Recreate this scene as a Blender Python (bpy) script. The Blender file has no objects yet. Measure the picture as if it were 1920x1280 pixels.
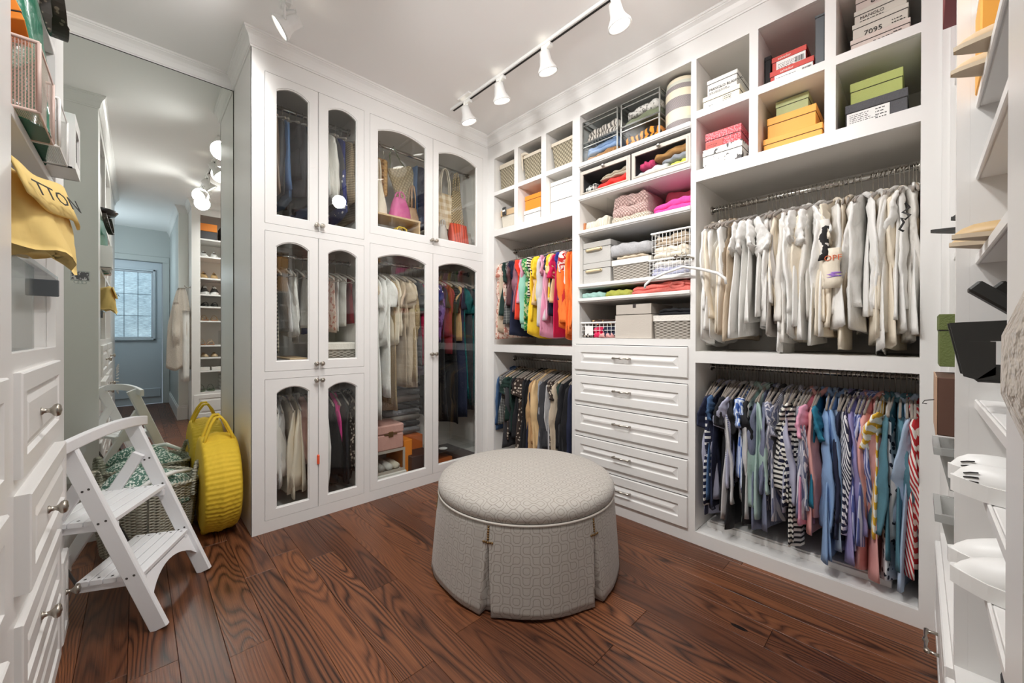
import bpy, bmesh, math, random
from mathutils import Vector, Matrix
PI=math.pi; C=bpy.context.scene.collection; S=bpy.context.scene
sin,cos=math.sin,math.cos
# ------------------------------------------------------------------ camera, world, exposure
CX,CY,CH=2.6176,-2.2159,1.15
YAW,PIT,ROL=0.805741,-0.0031197,0.0016047
cam=bpy.data.objects.new('camera',bpy.data.cameras.new('camera')); C.objects.link(cam); S.camera=cam
fw=Vector((-sin(YAW)*cos(PIT),cos(YAW)*cos(PIT),sin(PIT))); r=Vector((cos(YAW),sin(YAW),0)); u=r.cross(fw)
r2=r*cos(ROL)+u*sin(ROL); u2=u*cos(ROL)-r*sin(ROL)
mw=Matrix((r2,u2,-fw)).transposed().to_4x4(); mw.translation=(CX,CY,CH); cam.matrix_world=mw
cam.data.sensor_width=36; cam.data.lens=733.138*36/1920; cam.data.shift_y=-10.27/1920; cam.data.clip_start=.02
W=bpy.data.worlds.new('world'); S.world=W; W.use_nodes=True
W.node_tree.nodes['Background'].inputs[0].default_value=(.75,.85,1,1); W.node_tree.nodes['Background'].inputs[1].default_value=.35
S.view_settings.view_transform='Standard'; S.view_settings.look='None'; S.view_settings.gamma=1
S.view_settings.use_curve_mapping=False; S.view_settings.exposure=0.15
S.cycles.max_bounces=16; S.cycles.diffuse_bounces=10; S.cycles.glossy_bounces=6; S.cycles.transparent_max_bounces=24; S.cycles.transmission_bounces=8
SPOT=37.0; HALL_FILL=13.0
CEIL=2.868; XD=2.675; YC=-2.415; XC=.37; YE=-1.746; XM=-.57

# ------------------------------------------------------------------ materials
def lin(c):
    return tuple(((x/255)/12.92 if x<=10 else (((x/255)+.055)/1.055)**2.4) for x in c)+(1,)
class NT:
    def __init__(s,m): s.t=m.node_tree; s.n=s.t.nodes
    def new(s,ty,**k):
        n=s.n.new(ty)
        for a,b in k.items(): setattr(n,a,b)
        return n
    def link(s,a,b): s.t.links.new(a,b)
    def put(s,v,sock):
        if hasattr(v,'links'): s.link(v,sock)
        else: sock.default_value=v
    def math(s,op,a,b=0,c=None):
        n=s.new('ShaderNodeMath',operation=op); s.put(a,n.inputs[0]); s.put(b,n.inputs[1])
        if c is not None: s.put(c,n.inputs[2])
        return n.outputs[0]
    def mix(s,f,a,b):
        n=s.new('ShaderNodeMix',data_type='RGBA'); s.put(f,n.inputs[0]); s.put(a,n.inputs[6]); s.put(b,n.inputs[7]); return n.outputs[2]
    def noise(s,vec,scale,detail=2,rough=.5):
        n=s.new('ShaderNodeTexNoise'); s.link(vec,n.inputs['Vector']); n.inputs['Scale'].default_value=scale
        n.inputs['Detail'].default_value=detail; n.inputs['Roughness'].default_value=rough; return n.outputs['Fac']
    def mapping(s,vec,scale=(1,1,1),loc=(0,0,0),rot=(0,0,0)):
        n=s.new('ShaderNodeMapping'); s.link(vec,n.inputs[0]); n.inputs['Scale'].default_value=scale; s.put(loc,n.inputs['Location']); n.inputs['Rotation'].default_value=rot; return n.outputs[0]
    def ramp(s,f,*st):
        n=s.new('ShaderNodeValToRGB'); s.link(f,n.inputs[0]); e=n.color_ramp.elements
        while len(e)<len(st): e.new(.5)
        for i,(p,c) in enumerate(st): e[i].position=p; e[i].color=c
        return n.outputs[0]
MATS={}
def mat(name,col,rough=.6,metal=0,pat=None,c2=(255,255,255),k=30,bump=None,sheen=0,coat=0,spec=None,ang=0,thr=.5,emit=0,var=0):
    """col, c2: sRGB 0-255. pat: sh sv sd (stripes), chk, leo, flo, cable, cord, weave, diam"""
    if name in MATS: return MATS[name]
    m=bpy.data.materials.new(name); m.use_nodes=True; N=NT(m); b=N.n['Principled BSDF']; MATS[name]=m
    b.inputs['Roughness'].default_value=rough; b.inputs['Metallic'].default_value=metal
    if sheen: b.inputs['Sheen Weight'].default_value=sheen
    if coat: b.inputs['Coat Weight'].default_value=coat
    if spec is not None: b.inputs['Specular IOR Level'].default_value=spec
    oc=N.new('ShaderNodeTexCoord').outputs['Object']; A,B=lin(col),lin(c2); fac=None; out=A
    sp=N.new('ShaderNodeSeparateXYZ'); N.link(oc,sp.inputs[0]); X,Y,Z=sp.outputs
    wob=N.math('MULTIPLY',N.noise(oc,6),.03)
    if pat in('sh','sv','sd','cord'):
        c={'sh':Z,'sv':N.math('MULTIPLY_ADD',Y,1.4,X),'sd':N.math('MULTIPLY_ADD',Z,.7,N.math('MULTIPLY_ADD',Y,2,X)),'cord':X}[pat]
        f=N.math('FRACT',N.math('MULTIPLY',N.math('ADD',c,N.math('MULTIPLY',wob,.5)),k)); fac=N.math('GREATER_THAN',f,thr)
    if pat=='chk':
        a=N.math('FRACT',N.math('MULTIPLY',N.math('ADD',X,N.math('MULTIPLY',Y,1.5)),k)); d=N.math('FRACT',N.math('MULTIPLY',Z,k))
        fac=N.math('MULTIPLY',N.math('ADD',N.math('GREATER_THAN',a,.5),N.math('GREATER_THAN',d,.5)),.5)
    if pat=='leo':
        v=N.new('ShaderNodeTexVoronoi'); N.link(oc,v.inputs['Vector']); v.inputs['Scale'].default_value=k
        fac=N.math('GREATER_THAN',N.math('ADD',v.outputs['Distance'],N.math('MULTIPLY',N.noise(oc,k*2),.4)),thr+.15)
    if pat=='flo':
        fac=N.math('GREATER_THAN',N.noise(oc,k,3,.6),thr)
    if pat=='tiger':
        w=N.new('ShaderNodeTexWave'); N.link(oc,w.inputs['Vector']); w.inputs['Scale'].default_value=k; w.inputs['Distortion'].default_value=8
        fac=N.math('GREATER_THAN',w.outputs['Fac'],thr)
    if pat=='weave':
        uv=N.new('ShaderNodeUVMap').outputs[0]; q=N.new('ShaderNodeSeparateXYZ'); N.link(uv,q.inputs[0])
        a=N.math('SINE',N.math('MULTIPLY',q.outputs[0],k*6.283)); d=N.math('SINE',N.math('MULTIPLY',q.outputs[1],k*6.283*thr*2))
        row=N.math('FLOOR',N.math('MULTIPLY',q.outputs[1],k*thr*4)); sg=N.math('SUBTRACT',N.math('MULTIPLY',N.math('MODULO',row,2),2),1)
        h=N.math('MULTIPLY',N.math('MULTIPLY',a,sg),N.math('ABSOLUTE',d)); fac=N.math('MULTIPLY_ADD',h,.5,.5)
    if pat=='diam':
        uv=N.new('ShaderNodeUVMap').outputs[0]; q=N.new('ShaderNodeSeparateXYZ'); N.link(uv,q.inputs[0])
        a=N.math('SINE',N.math('MULTIPLY',N.math('ADD',q.outputs[0],q.outputs[1]),k*6.283)); d=N.math('SINE',N.math('MULTIPLY',N.math('SUBTRACT',q.outputs[0],q.outputs[1]),k*6.283))
        h=N.math('MAXIMUM',N.math('ABSOLUTE',a),N.math('ABSOLUTE',d)); h=N.math('MULTIPLY',N.math('ABSOLUTE',a),N.math('ABSOLUTE',d)); fac=N.math('SUBTRACT',1,N.math('POWER',h,.6))
    if fac is not None: out=N.mix(fac,A,B)
    if var:
        out=N.mix(N.math('MULTIPLY',N.noise(oc,9,3),var),out,tuple(x*.55 for x in A[:3])+(1,))
    N.put(out,b.inputs['Base Color'])
    if emit: N.put(out,b.inputs['Emission Color']); b.inputs['Emission Strength'].default_value=emit
    bs=bump or ({'weave':(0,.9),'diam':(0,.9),'cord':(0,.5)}.get(pat))
    if bs:
        bn=N.new('ShaderNodeBump'); bn.inputs['Strength'].default_value=bs[1]; bn.inputs['Distance'].default_value=.006 if bs[0]==0 else .01
        h=fac if bs[0]==0 else N.noise(N.mapping(oc,(1,1,.45)) if sheen or bs[1]>=.4 else oc,bs[0],3,.55)
        if pat=='diam': h=N.math('SUBTRACT',1,fac)
        N.link(h,bn.inputs['Height']); N.link(bn.outputs[0],b.inputs['Normal'])
    return m
paint=mat('white_paint',(230,229,227),.34,bump=(60,.012))
ceilp=mat('ceiling_paint',(242,241,240),.85)
wallp=mat('wall_paint',(230,232,228),.7)
hallp=mat('hall_paint',(190,194,192),.7)
inner=mat('cabinet_interior',(234,232,228),.5)
nickel=mat('brushed_nickel',(176,170,160),.28,1)
chrome=mat('chrome',(200,198,194),.12,1)
darkgap=mat('dark_gap',(30,27,25),.8)  # dark colour for slots and edges, and for painted gap shade
whitep=mat('white_plastic',(232,232,230),.35)
velvet=mat('taupe_velvet',(140,130,120),.9,sheen=.4)
velvetk=mat('black_velvet',(45,43,45),.9,sheen=.3)
woodh=mat('pale_wood',(206,178,140),.5,bump=(20,.1))
def glassmat(name,tint=(1,1,1),ior=1.45,rough=0,base=0.0):
    m=bpy.data.materials.new(name); m.use_nodes=True; N=NT(m); N.n.remove(N.n['Principled BSDF']); o=N.n['Material Output']
    t=N.new('ShaderNodeBsdfTransparent'); t.inputs[0].default_value=tint+(1,); g=N.new('ShaderNodeBsdfGlossy'); g.inputs['Roughness'].default_value=rough
    fr=N.new('ShaderNodeFresnel'); mx=N.new('ShaderNodeMixShader'); ge=N.new('ShaderNodeNewGeometry'); N.link(N.math('ADD',N.math('MULTIPLY',ge.outputs['Backfacing'],1/ior-ior),ior),fr.inputs[0])
    N.link(N.math('ADD',fr.outputs[0],base) if base else fr.outputs[0],mx.inputs[0]); N.link(t.outputs[0],mx.inputs[1]); N.link(g.outputs[0],mx.inputs[2]); N.link(mx.outputs[0],o.inputs[0]); return m
glass=glassmat('clear_glass',(.97,.98,.97),1.5); acryl=glassmat('clear_acrylic',(.95,.96,.96),1.16,.12)
mirror=mat('mirror_silver',(236,240,236),.0,1)
def meshmat(name,col,k):  # perforated metal: real see-through holes
    m=bpy.data.materials.new(name); m.use_nodes=True; N=NT(m); b=N.n['Principled BSDF']; o=N.n['Material Output']
    b.inputs['Base Color'].default_value=lin(col); b.inputs['Roughness'].default_value=.4
    uv=N.new('ShaderNodeUVMap').outputs[0]; q=N.new('ShaderNodeSeparateXYZ'); N.link(uv,q.inputs[0])
    a=N.math('ABSOLUTE',N.math('SUBTRACT',N.math('FRACT',N.math('MULTIPLY',q.outputs[0],k)),.5)); d=N.math('ABSOLUTE',N.math('SUBTRACT',N.math('FRACT',N.math('MULTIPLY',q.outputs[1],k*1.6)),.5))
    h=N.math('LESS_THAN',N.math('MAXIMUM',a,d),.33); t=N.new('ShaderNodeBsdfTransparent'); mx=N.new('ShaderNodeMixShader')
    N.link(h,mx.inputs[0]); N.link(b.outputs[0],mx.inputs[1]); N.link(t.outputs[0],mx.inputs[2]); N.link(mx.outputs[0],o.inputs[0]); return m
def floormat():
    m=bpy.data.materials.new('heart_pine_plank'); m.use_nodes=True; N=NT(m); b=N.n['Principled BSDF']
    oc=N.new('ShaderNodeTexCoord').outputs['Object']; oi=N.new('ShaderNodeObjectInfo'); rnd=oi.outputs['Random']
    cb=N.new('ShaderNodeCombineXYZ'); N.link(N.math('MULTIPLY',rnd,57),cb.inputs[0]); N.link(N.math('MULTIPLY',rnd,91),cb.inputs[1])
    p=N.mapping(oc,loc=cb.outputs[0]); n1=N.noise(N.mapping(p,(.9,6.0,1)),1,1.5,.4); n2=N.noise(N.mapping(p,(3,22,1)),1,3)
    sp=N.new('ShaderNodeSeparateXYZ'); N.link(oc,sp.inputs[0])
    amp=N.math('MULTIPLY_ADD',rnd,40,22)
    ph=N.math('ADD',N.math('MULTIPLY',sp.outputs[1],N.math('MULTIPLY_ADD',N.math('FRACT',N.math('MULTIPLY',rnd,7.3)),190,170)),N.math('MULTIPLY',n1,N.math('MULTIPLY',amp,3.2)))
    s=N.math('MULTIPLY_ADD',N.math('SINE',N.math('ADD',ph,N.math('MULTIPLY',n2,1.6))),.5,.5)
    fine=N.noise(N.mapping(p,(4,260,1)),1,3,.62); pw=N.math('MULTIPLY_ADD',N.math('FRACT',N.math('MULTIPLY',rnd,31.7)),.34,.14)
    s2=N.math('ADD',N.math('ADD',N.math('MULTIPLY',N.math('POWER',s,.45),pw),N.math('MULTIPLY',N.math('SUBTRACT',.48,pw),.72)),N.math('MULTIPLY',fine,.60))
    base=N.ramp(s2,(.34,lin((48,28,19))),(.55,lin((92,57,39))),(.78,lin((124,80,54))),(1,lin((158,110,74))))
    tone=N.noise(N.mapping(p,(.8,4,1)),1,1); pl=N.math('FRACT',N.math('MULTIPLY',rnd,13.7))
    c=N.mix(N.math('MULTIPLY',pl,.6),base,N.mix(1,base,lin((74,38,24)))); 
    mm=N.new('ShaderNodeMix',data_type='RGBA',blend_type='MULTIPLY'); mm.inputs[0].default_value=1; N.link(base,mm.inputs[6]); N.link(N.ramp(N.math('ADD',N.math('MULTIPLY',pl,.6),N.math('MULTIPLY',tone,.5)),(.15,(.50,.42,.40,1)),(.55,(.88,.82,.78,1)),(.95,(1.4,1.28,1.1,1))),mm.inputs[7])
    v=N.new('ShaderNodeTexVoronoi'); N.link(N.mapping(p,(1.6,5,1)),v.inputs['Vector']); v.inputs['Scale'].default_value=1; kn=N.math('LESS_THAN',v.outputs['Distance'],.055)
    N.link(N.mix(kn,mm.outputs[2],lin((20,10,7))),b.inputs['Base Color'])
    b.inputs['Roughness'].default_value=.36; b.inputs['Specular IOR Level'].default_value=.4
    bn=N.new('ShaderNodeBump'); bn.inputs['Strength'].default_value=.25; bn.inputs['Distance'].default_value=.002; N.link(s2,bn.inputs['Height']); N.link(bn.outputs[0],b.inputs['Normal'])
    return m
def ottomanmat():
    m=bpy.data.materials.new('fret_fabric'); m.use_nodes=True; N=NT(m); b=N.n['Principled BSDF']
    uv=N.new('ShaderNodeUVMap').outputs[0]; p=N.mapping(uv,(25,25,1)); q=N.new('ShaderNodeSeparateXYZ'); N.link(p,q.inputs[0])
    fx,fy=N.math('FRACT',q.outputs[0]),N.math('FRACT',q.outputs[1]); ix,iy=N.math('FLOOR',q.outputs[0]),N.math('FLOOR',q.outputs[1])
    cb=N.new('ShaderNodeCombineXYZ'); N.link(ix,cb.inputs[0]); N.link(iy,cb.inputs[1]); wn=N.new('ShaderNodeTexWhiteNoise',noise_dimensions='2D'); N.link(cb.outputs[0],wn.inputs[0])
    h=N.math('GREATER_THAN',wn.outputs[0],.5)
    fl=N.math('ADD',N.math('MULTIPLY',h,N.math('SUBTRACT',1,fx)),N.math('MULTIPLY',N.math('SUBTRACT',1,h),fx))
    def dist(a,c):
        l=N.math('POWER',N.math('ADD',N.math('POWER',a,2.8),N.math('POWER',c,2.8)),.357); return N.math('ABSOLUTE',N.math('SUBTRACT',l,.5))
    d=N.math('MINIMUM',dist(fl,fy),dist(N.math('SUBTRACT',1,fl),N.math('SUBTRACT',1,fy)))
    ln=N.math('LESS_THAN',N.math('ABSOLUTE',N.math('SUBTRACT',d,.15)),.035)
    w=N.noise(N.mapping(uv,(900,500,1)),1,1)
    cl=N.mix(w,lin((158,153,145)),lin((192,187,180))); N.link(N.mix(N.math('MULTIPLY',ln,.6),cl,lin((122,113,104))),b.inputs['Base Color'])
    b.inputs['Roughness'].default_value=.85; b.inputs['Sheen Weight'].default_value=.25
    bn=N.new('ShaderNodeBump'); bn.inputs['Strength'].default_value=.35; bn.inputs['Distance'].default_value=.002; N.link(N.math('SUBTRACT',w,ln),bn.inputs['Height']); N.link(bn.outputs[0],b.inputs['Normal'])
    return m

# ------------------------------------------------------------------ mesh helpers
ident=lambda a,b,c:(a,b,c)
TB=lambda u,v,w:(u,v,w)              # back wall units: u=x, v=depth, w=z
TA=lambda u,v,w:(-v,u,w)             # glass cabinet wall: u=y
TC=lambda u,v,w:(u,YC-v,w)           # near left unit: u=x
TD=lambda u,v,w:(XD+v,u,w)           # right hand unit: u=y
class MB:
    def __init__(s,T=None): s.v=[];s.f=[];s.uv=[];s.sm=[];s.T=T or ident
    def add(s,vs,fs,uv=None,sm=False):
        o=len(s.v); s.v+=[s.T(*p) for p in vs]; s.f+=[tuple(i+o for i in f) for f in fs]; s.uv+=uv or [(p[0],p[2]) for p in vs]; s.sm+=[sm]*len(fs); return s
    def box(s,x0,x1,y0,y1,z0,z1,c=0):
        if x0>x1:x0,x1=x1,x0
        if y0>y1:y0,y1=y1,y0
        if z0>z1:z0,z1=z1,z0
        if c<=0:
            vs=[(x,y,z) for x in(x0,x1) for y in(y0,y1) for z in(z0,z1)]
            return s.add(vs,[(0,1,3,2),(4,6,7,5),(0,4,5,1),(2,3,7,6),(0,2,6,4),(1,5,7,3)],[(p[0]+p[1],p[2]) for p in vs])
        c=min(c,(x1-x0)/2.01,(y1-y0)/2.01,(z1-z0)/2.01); L=((x0,x1),(y0,y1),(z0,z1)); vs=[];ix={}
        for a in(0,1):
            for b in(0,1):
                for d in(0,1):
                    sg=(a,b,d)
                    for k in range(3):
                        p=[L[j][sg[j]]+(0 if j==k else (c if sg[j]==0 else -c)) for j in range(3)]
                        ix[sg,k]=len(vs); vs.append(tuple(p))
        fs=[]
        for k in range(3):
            i,j=[q for q in range(3) if q!=k]
            for sk in(0,1):
                def sg(si,sj):
                    t=[0,0,0]; t[k]=sk;t[i]=si;t[j]=sj; return tuple(t)
                fs.append(tuple(ix[sg(*q),k] for q in((0,0),(1,0),(1,1),(0,1))))
            for si in(0,1):
                for sj in(0,1):
                    def sg2(sk):
                        t=[0,0,0]; t[k]=sk;t[i]=si;t[j]=sj; return tuple(t)
                    fs.append((ix[sg2(0),i],ix[sg2(0),j],ix[sg2(1),j],ix[sg2(1),i]))
        for a in(0,1):
            for b in(0,1):
                for d in(0,1): fs.append(tuple(ix[(a,b,d),k] for k in range(3)))
        return s.add(vs,fs,[(p[0]+p[1],p[2]) for p in vs])
    def rings(s,R,cap=True,closed=True,sm=True,uvs=None):
        n=len(R[0]); vs=[p for q in R for p in q]; fs=[]
        for i in range(len(R)-1):
            for j in range(n if closed else n-1):
                k=(j+1)%n; fs.append((i*n+j,i*n+k,(i+1)*n+k,(i+1)*n+j))
        if cap: fs+= [tuple(range(n)),tuple(range((len(R)-1)*n,len(R)*n))]
        return s.add(vs,fs,uvs,sm)
    def lathe(s,prof,cx=0,cy=0,cz=0,n=24,axis='z',uvk=None,cap=True):
        R=[];uv=[]
        for i,(rr,h) in enumerate(prof):
            q=[]
            for j in range(n):
                a=2*PI*j/n; x,y=rr*cos(a),rr*sin(a)
                q.append({'z':(cx+x,cy+y,cz+h),'x':(cx+h,cy+x,cz+y),'y':(cx+x,cy+h,cz+y)}[axis]); uv.append((a*(prof[0][0] or .1),h))
            R.append(q)
        return s.rings(R,cap,True,True,uv)
    def tube(s,pts,rad,n=8,closed=False,cap=True):
        P=[Vector(p) for p in pts]; m=len(P); R=[]; up=None
        for i in range(m):
            a=P[i-1] if (i>0 or closed) else P[i]; b=P[(i+1)%m] if (i<m-1 or closed) else P[i]
            t=(b-a).normalized()
            if up is None: up=Vector((0,0,1)) if abs(t.z)<.9 else Vector((1,0,0))
            e1=t.cross(up).normalized(); e2=e1.cross(t).normalized(); up=e2
            rr=rad[i] if isinstance(rad,(list,tuple)) else rad
            R.append([tuple(P[i]+e1*(cos(2*PI*j/n)*rr)+e2*(sin(2*PI*j/n)*rr)) for j in range(n)])
        if closed: R.append(R[0]); cap=False
        return s.rings(R,cap)
    def poly(s,pts,d0,d1,ax=1):
        """extrude polygon pts (a,b) between d0,d1 on axis ax"""
        n=len(pts); mk=(lambda a,b,d:(d,a,b)) if ax==0 else ((lambda a,b,d:(a,d,b)) if ax==1 else (lambda a,b,d:(a,b,d)))
        vs=[mk(a,b,d0) for a,b in pts]+[mk(a,b,d1) for a,b in pts]
        fs=[tuple(range(n)),tuple(range(n,2*n))]+[(i,(i+1)%n,n+(i+1)%n,n+i) for i in range(n)]
        return s.add(vs,fs)
    def mesh(s,name,m,recalc=True):
        me=bpy.data.meshes.new(name); me.from_pydata(s.v,[],s.f)
        l=me.uv_layers.new(name='UVMap'); vi=[0]*len(me.loops); me.loops.foreach_get('vertex_index',vi); fl=[]
        for i in vi: fl+=s.uv[i]
        l.data.foreach_set('uv',fl); me.polygons.foreach_set('use_smooth',s.sm)
        if recalc:
            b=bmesh.new(); b.from_mesh(me); bmesh.ops.recalc_face_normals(b,faces=b.faces); b.to_mesh(me); b.free()
        for x in (m if isinstance(m,(list,tuple)) else [m]): me.materials.append(x)
        me.update(); return me
    def build(s,name,m,parent=None,loc=None,rz=0,recalc=True):
        o=bpy.data.objects.new(name,s.mesh(name,m,recalc)); C.objects.link(o)
        if parent:
            o.parent=parent
            if parent.get('wc'): o.matrix_parent_inverse=Matrix.Translation(-parent.location)
        if loc: o.location=loc
        if rz: o.rotation_euler[2]=rz
        return o
def wthing(name,label,cat,loc,group=None):   # a thing whose parts are modelled in room coordinates
    o=thing(name,label,cat,loc,0,group); o['wc']=1; return o
def thing(name,label,cat,loc=(0,0,0),rz=0,group=None):
    o=bpy.data.objects.new(name,None); C.objects.link(o); o.empty_display_size=.05; o.location=loc; o.rotation_euler=(0,0,rz); return tag(o,label,cat,group)
def tag(o,label,cat,group=None):
    o['label']=label; o['category']=cat
    if group: o['group']=group
    return o
def inst(name,me,parent=None,loc=(0,0,0),rot=(0,0,0),sc=None):
    o=bpy.data.objects.new(name,me); C.objects.link(o); o.parent=parent; o.location=loc; o.rotation_euler=rot
    if sc: o.scale=sc
    return o
def struct(name,mb,m):
    o=mb.build(name,m) if isinstance(mb,MB) else mb; o['kind']='structure'; return o
ORD='first second third fourth fifth sixth seventh eighth ninth tenth eleventh twelfth thirteenth fourteenth fifteenth sixteenth seventeenth eighteenth nineteenth'.split()
TENS={20:('twentieth','twenty'),30:('thirtieth','thirty'),40:('fortieth','forty'),50:('fiftieth','fifty')}
def ordn(i):
    if i<=19: return ORD[i-1]
    t=i//10*10; return TENS[t][0] if i==t else TENS[t][1]+'-'+ORD[i-t-1]
def text(s,size,m,parent,loc,rot,name='lettering',bold=False,sx=1):
    cu=bpy.data.curves.new('t',type='FONT'); cu.body=s; cu.size=size; cu.extrude=.0003; cu.resolution_u=2; cu.offset=.0008*size/.03 if bold else 0
    o=bpy.data.objects.new('t',cu); C.objects.link(o); dg=bpy.context.evaluated_depsgraph_get()
    me=bpy.data.meshes.new_from_object(o.evaluated_get(dg)); bpy.data.objects.remove(o); me.materials.clear(); me.materials.append(m)
    return inst(name,me,parent,loc,rot,(sx,1,1))
ink=mat('black_ink',(38,36,36),.6)
# ------------------------------------------------------------------ lamps (track lights): modelled heads with their own spots, some added out of view
def tracklight(lbl,x0,x1,y,heads,grp):
    z=CEIL; t=wthing('track_light',lbl,'track light',((x0+x1)/2,y,z))
    m=MB().box(x0,x1,y-.018,y+.018,z-.02,z,.003); o=m.build('track_rail',whitep,t)
    m=MB().box(x0+.02,x1-.02,y-.006,y+.006,z-.0225,z-.0195); o=m.build('rail_slot',darkgap,t)
    mx=x0+.14; m=MB().box(mx,mx+.13,y-.05,y+.05,z-.012,z,.003).build('feed_plate',whitep,t)
    for i,(hx,az,el,en) in enumerate(heads):
        h=thing('spotlight_head',grp[1].format(ordn(i+1)),'spotlight',(hx,y,z-.02),0,grp[0])
        MB().box(-.035,.035,-.016,.016,-.022,0,.003).build('mounting_block',whitep,h)
        side=Vector((-sin(az),cos(az),0)); d=Vector((cos(az)*cos(el),sin(az)*cos(el),-sin(el))); pv=Vector((0,0,-.115))
        q=side*.05
        MB().tube([(0,0,-.02),tuple(Vector((0,0,-.035))+q*.4),tuple(Vector((0,0,-.05))+q),tuple(pv+q),tuple(pv+q*.8)],.006).build('yoke_arm',whitep,h)
        n=20; e1=side; e2=d.cross(e1).normalized(); R=[]
        for s_,rr in((-.07,.012),(-.068,.03),(-.02,.034),(.0,.04),(.03,.058),(.042,.06),(.042,.053),(.03,.05)):
            R.append([tuple(pv+d*s_+(e1*cos(2*PI*j/n)+e2*sin(2*PI*j/n))*rr) for j in range(n)])
        b=MB().rings(R,cap=False); b.add([tuple(pv+d*-.07)],[]); b.build('lamp_shade',whitep,h)
        R=[[tuple(pv+d*.034+(e1*cos(2*PI*j/n)+e2*sin(2*PI*j/n))*rr) for j in range(n)] for rr in(.051,.001)]
        MB().rings(R,cap=False,sm=False).build('bulb_face',bulbm,h)
        cu=[tuple(pv+d*-.06+Vector((0,0,.01))),tuple(pv+d*-.05+Vector((0,0,.06))),tuple(pv*.5+q*.5+Vector((0,0,.0))),(0,0,-.03)]
        MB().tube(cu,.0035,6).build('power_cord',whitep,h)
        ld=bpy.data.lights.new('lamp','SPOT'); ld.energy=en*SPOT; ld.spot_size=2.8; ld.spot_blend=1; ld.shadow_soft_size=.075; ld.color=(1,.985,.97)
        lo=bpy.data.objects.new('lamp',ld); C.objects.link(lo); lo.parent=h; lo.location=pv+d*.05; lo.rotation_euler=d.to_track_quat('-Z','Y').to_euler()
bulbm=mat('lit_bulb',(255,250,240),.5,emit=9)
R_=math.radians
tracklight('long white track light rail on the ceiling in front of the open shelves',.145,3.0,-.48,
  [(.34,R_(75),R_(72),.17),(.70,R_(95),R_(74),.18),(1.10,R_(85),R_(74),.23),(1.57,R_(60),R_(74),.30),(2.15,R_(192),R_(22),.3),(2.75,R_(200),R_(20),.35)],  # last two heads are out of view, aimed to brighten the glass cabinets
  ('spotlights on the track before the open shelves','white spotlight head, {} along the rail from the glass cabinet corner'))
tracklight('white track light rail on the ceiling nearer the mirror',.30,2.3,-1.66,
  [(.37,R_(246),R_(36),.7),(.95,R_(100),R_(50),1.3),(1.5,R_(90),R_(50),1.7),(1.85,R_(-110),R_(36),1.1),(2.0,R_(75),R_(52),1.5),(2.25,R_(165),R_(22),1.0)],  # fourth head is added to brighten the near left unit
  ('spotlights on the track near the mirror','white spotlight head on the mirror side rail, {} from its mirror end'))
t=tag(MB().lathe([(.001,CEIL-.07),(.06,CEIL-.065),(.11,CEIL-.04),(.125,CEIL-.02),(.125,CEIL)],4.1,-2.66,0,24).build('hall_fill_dome',mat('opal_fill_glow',(214,232,255),.4,emit=2.0)),'added round opal fill light, unseen, on the hallway ceiling before the door','fill light')  # added fixture, kept out of sight, to brighten the hallway
ld=bpy.data.lights.new('hall_fill','POINT'); ld.energy=HALL_FILL; ld.color=(.80,.90,1); ld.shadow_soft_size=.12  # unseen point fill hung below the added dome
lo=bpy.data.objects.new('hall_fill',ld); C.objects.link(lo); lo.location=(4.1,-2.6,CEIL-.75)
# ------------------------------------------------------------------ the setting
fm=floormat()
fl=struct('floor',MB().box(-.7,5.1,-3.1,.6,-.05,-.0105),mat('subfloor',(40,26,20),.8))
rng=random.Random(7); y=-3.02; row=0
while y<.02:
    x=-.62-rng.random()*1.2
    while x<5.0:
        L=rng.uniform(.9,2.2); x1=min(x+L,5.05); xa=max(x,-.62)
        if x1-xa>.05 and not(y>-.1 and x1<0):
            h=rng.uniform(-.0003,.0003); cx=(xa+x1)/2
            MB().box(xa-cx+.0006,x1-cx-.0006,-.0644,.0644,-.01,0,.0009).build('plank',fm,fl,(cx,y+.065,h))
        x+=L
    y+=.13; row+=1
struct('ceiling',MB().box(-.7,5.1,-3.1,.6,CEIL,CEIL+.05),ceilp)
struct('wall_left',MB().box(XM-.1,XM,-3.1,.6,-.05,CEIL+.05),wallp)
struct('wall_back',MB().box(XM,3.2,.56,.66,-.05,CEIL+.05),wallp)
struct('wall_right',MB().box(3.12,3.22,-1.81,.6,-.05,CEIL+.05),wallp)
struct('wall_hall',MB().box(3.22,5,-1.81,-1.71,-.05,CEIL+.05),hallp)
struct('wall_front',MB().box(XM,5.1,-3.1,-3.0,-.05,CEIL+.05),wallp)
struct('wall_hall_left',MB().box(3.3,5,-2.9,-2.8,-.05,CEIL+.05),hallp)
m=MB(); m.box(5,5.1,-1.90,-1.75,-.05,CEIL+.05); m.box(5,5.1,-3.0,-2.75,-.05,CEIL+.05); m.box(5,5.1,-2.75,-1.9,2.34,CEIL+.05); struct('wall_far',m,hallp)
m=MB(); m.box(4.98,5,-1.90,-1.815,0,2.34,.006); m.box(4.98,5,-2.8,-1.815,2.34,2.43,.006); struct('trim_1',m,hallp)
dr=MB(); dr.box(5.02,5.06,-2.74,-1.91,.01,1.08,.003); dr.box(5.02,5.06,-2.74,-1.91,2.18,2.33,.003); dr.box(5.02,5.06,-2.02,-1.91,1.08,2.18,.003); dr.box(5.02,5.06,-2.74,-2.55,1.08,2.18,.003)
dr=struct('door_1',dr,mat('door_paint',(196,206,214),.5))
MB().box(5.0,5.02,-2.72,-1.93,.12,.26,.006).build('door_rail',MATS['door_paint'],dr)
m=MB()
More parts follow.
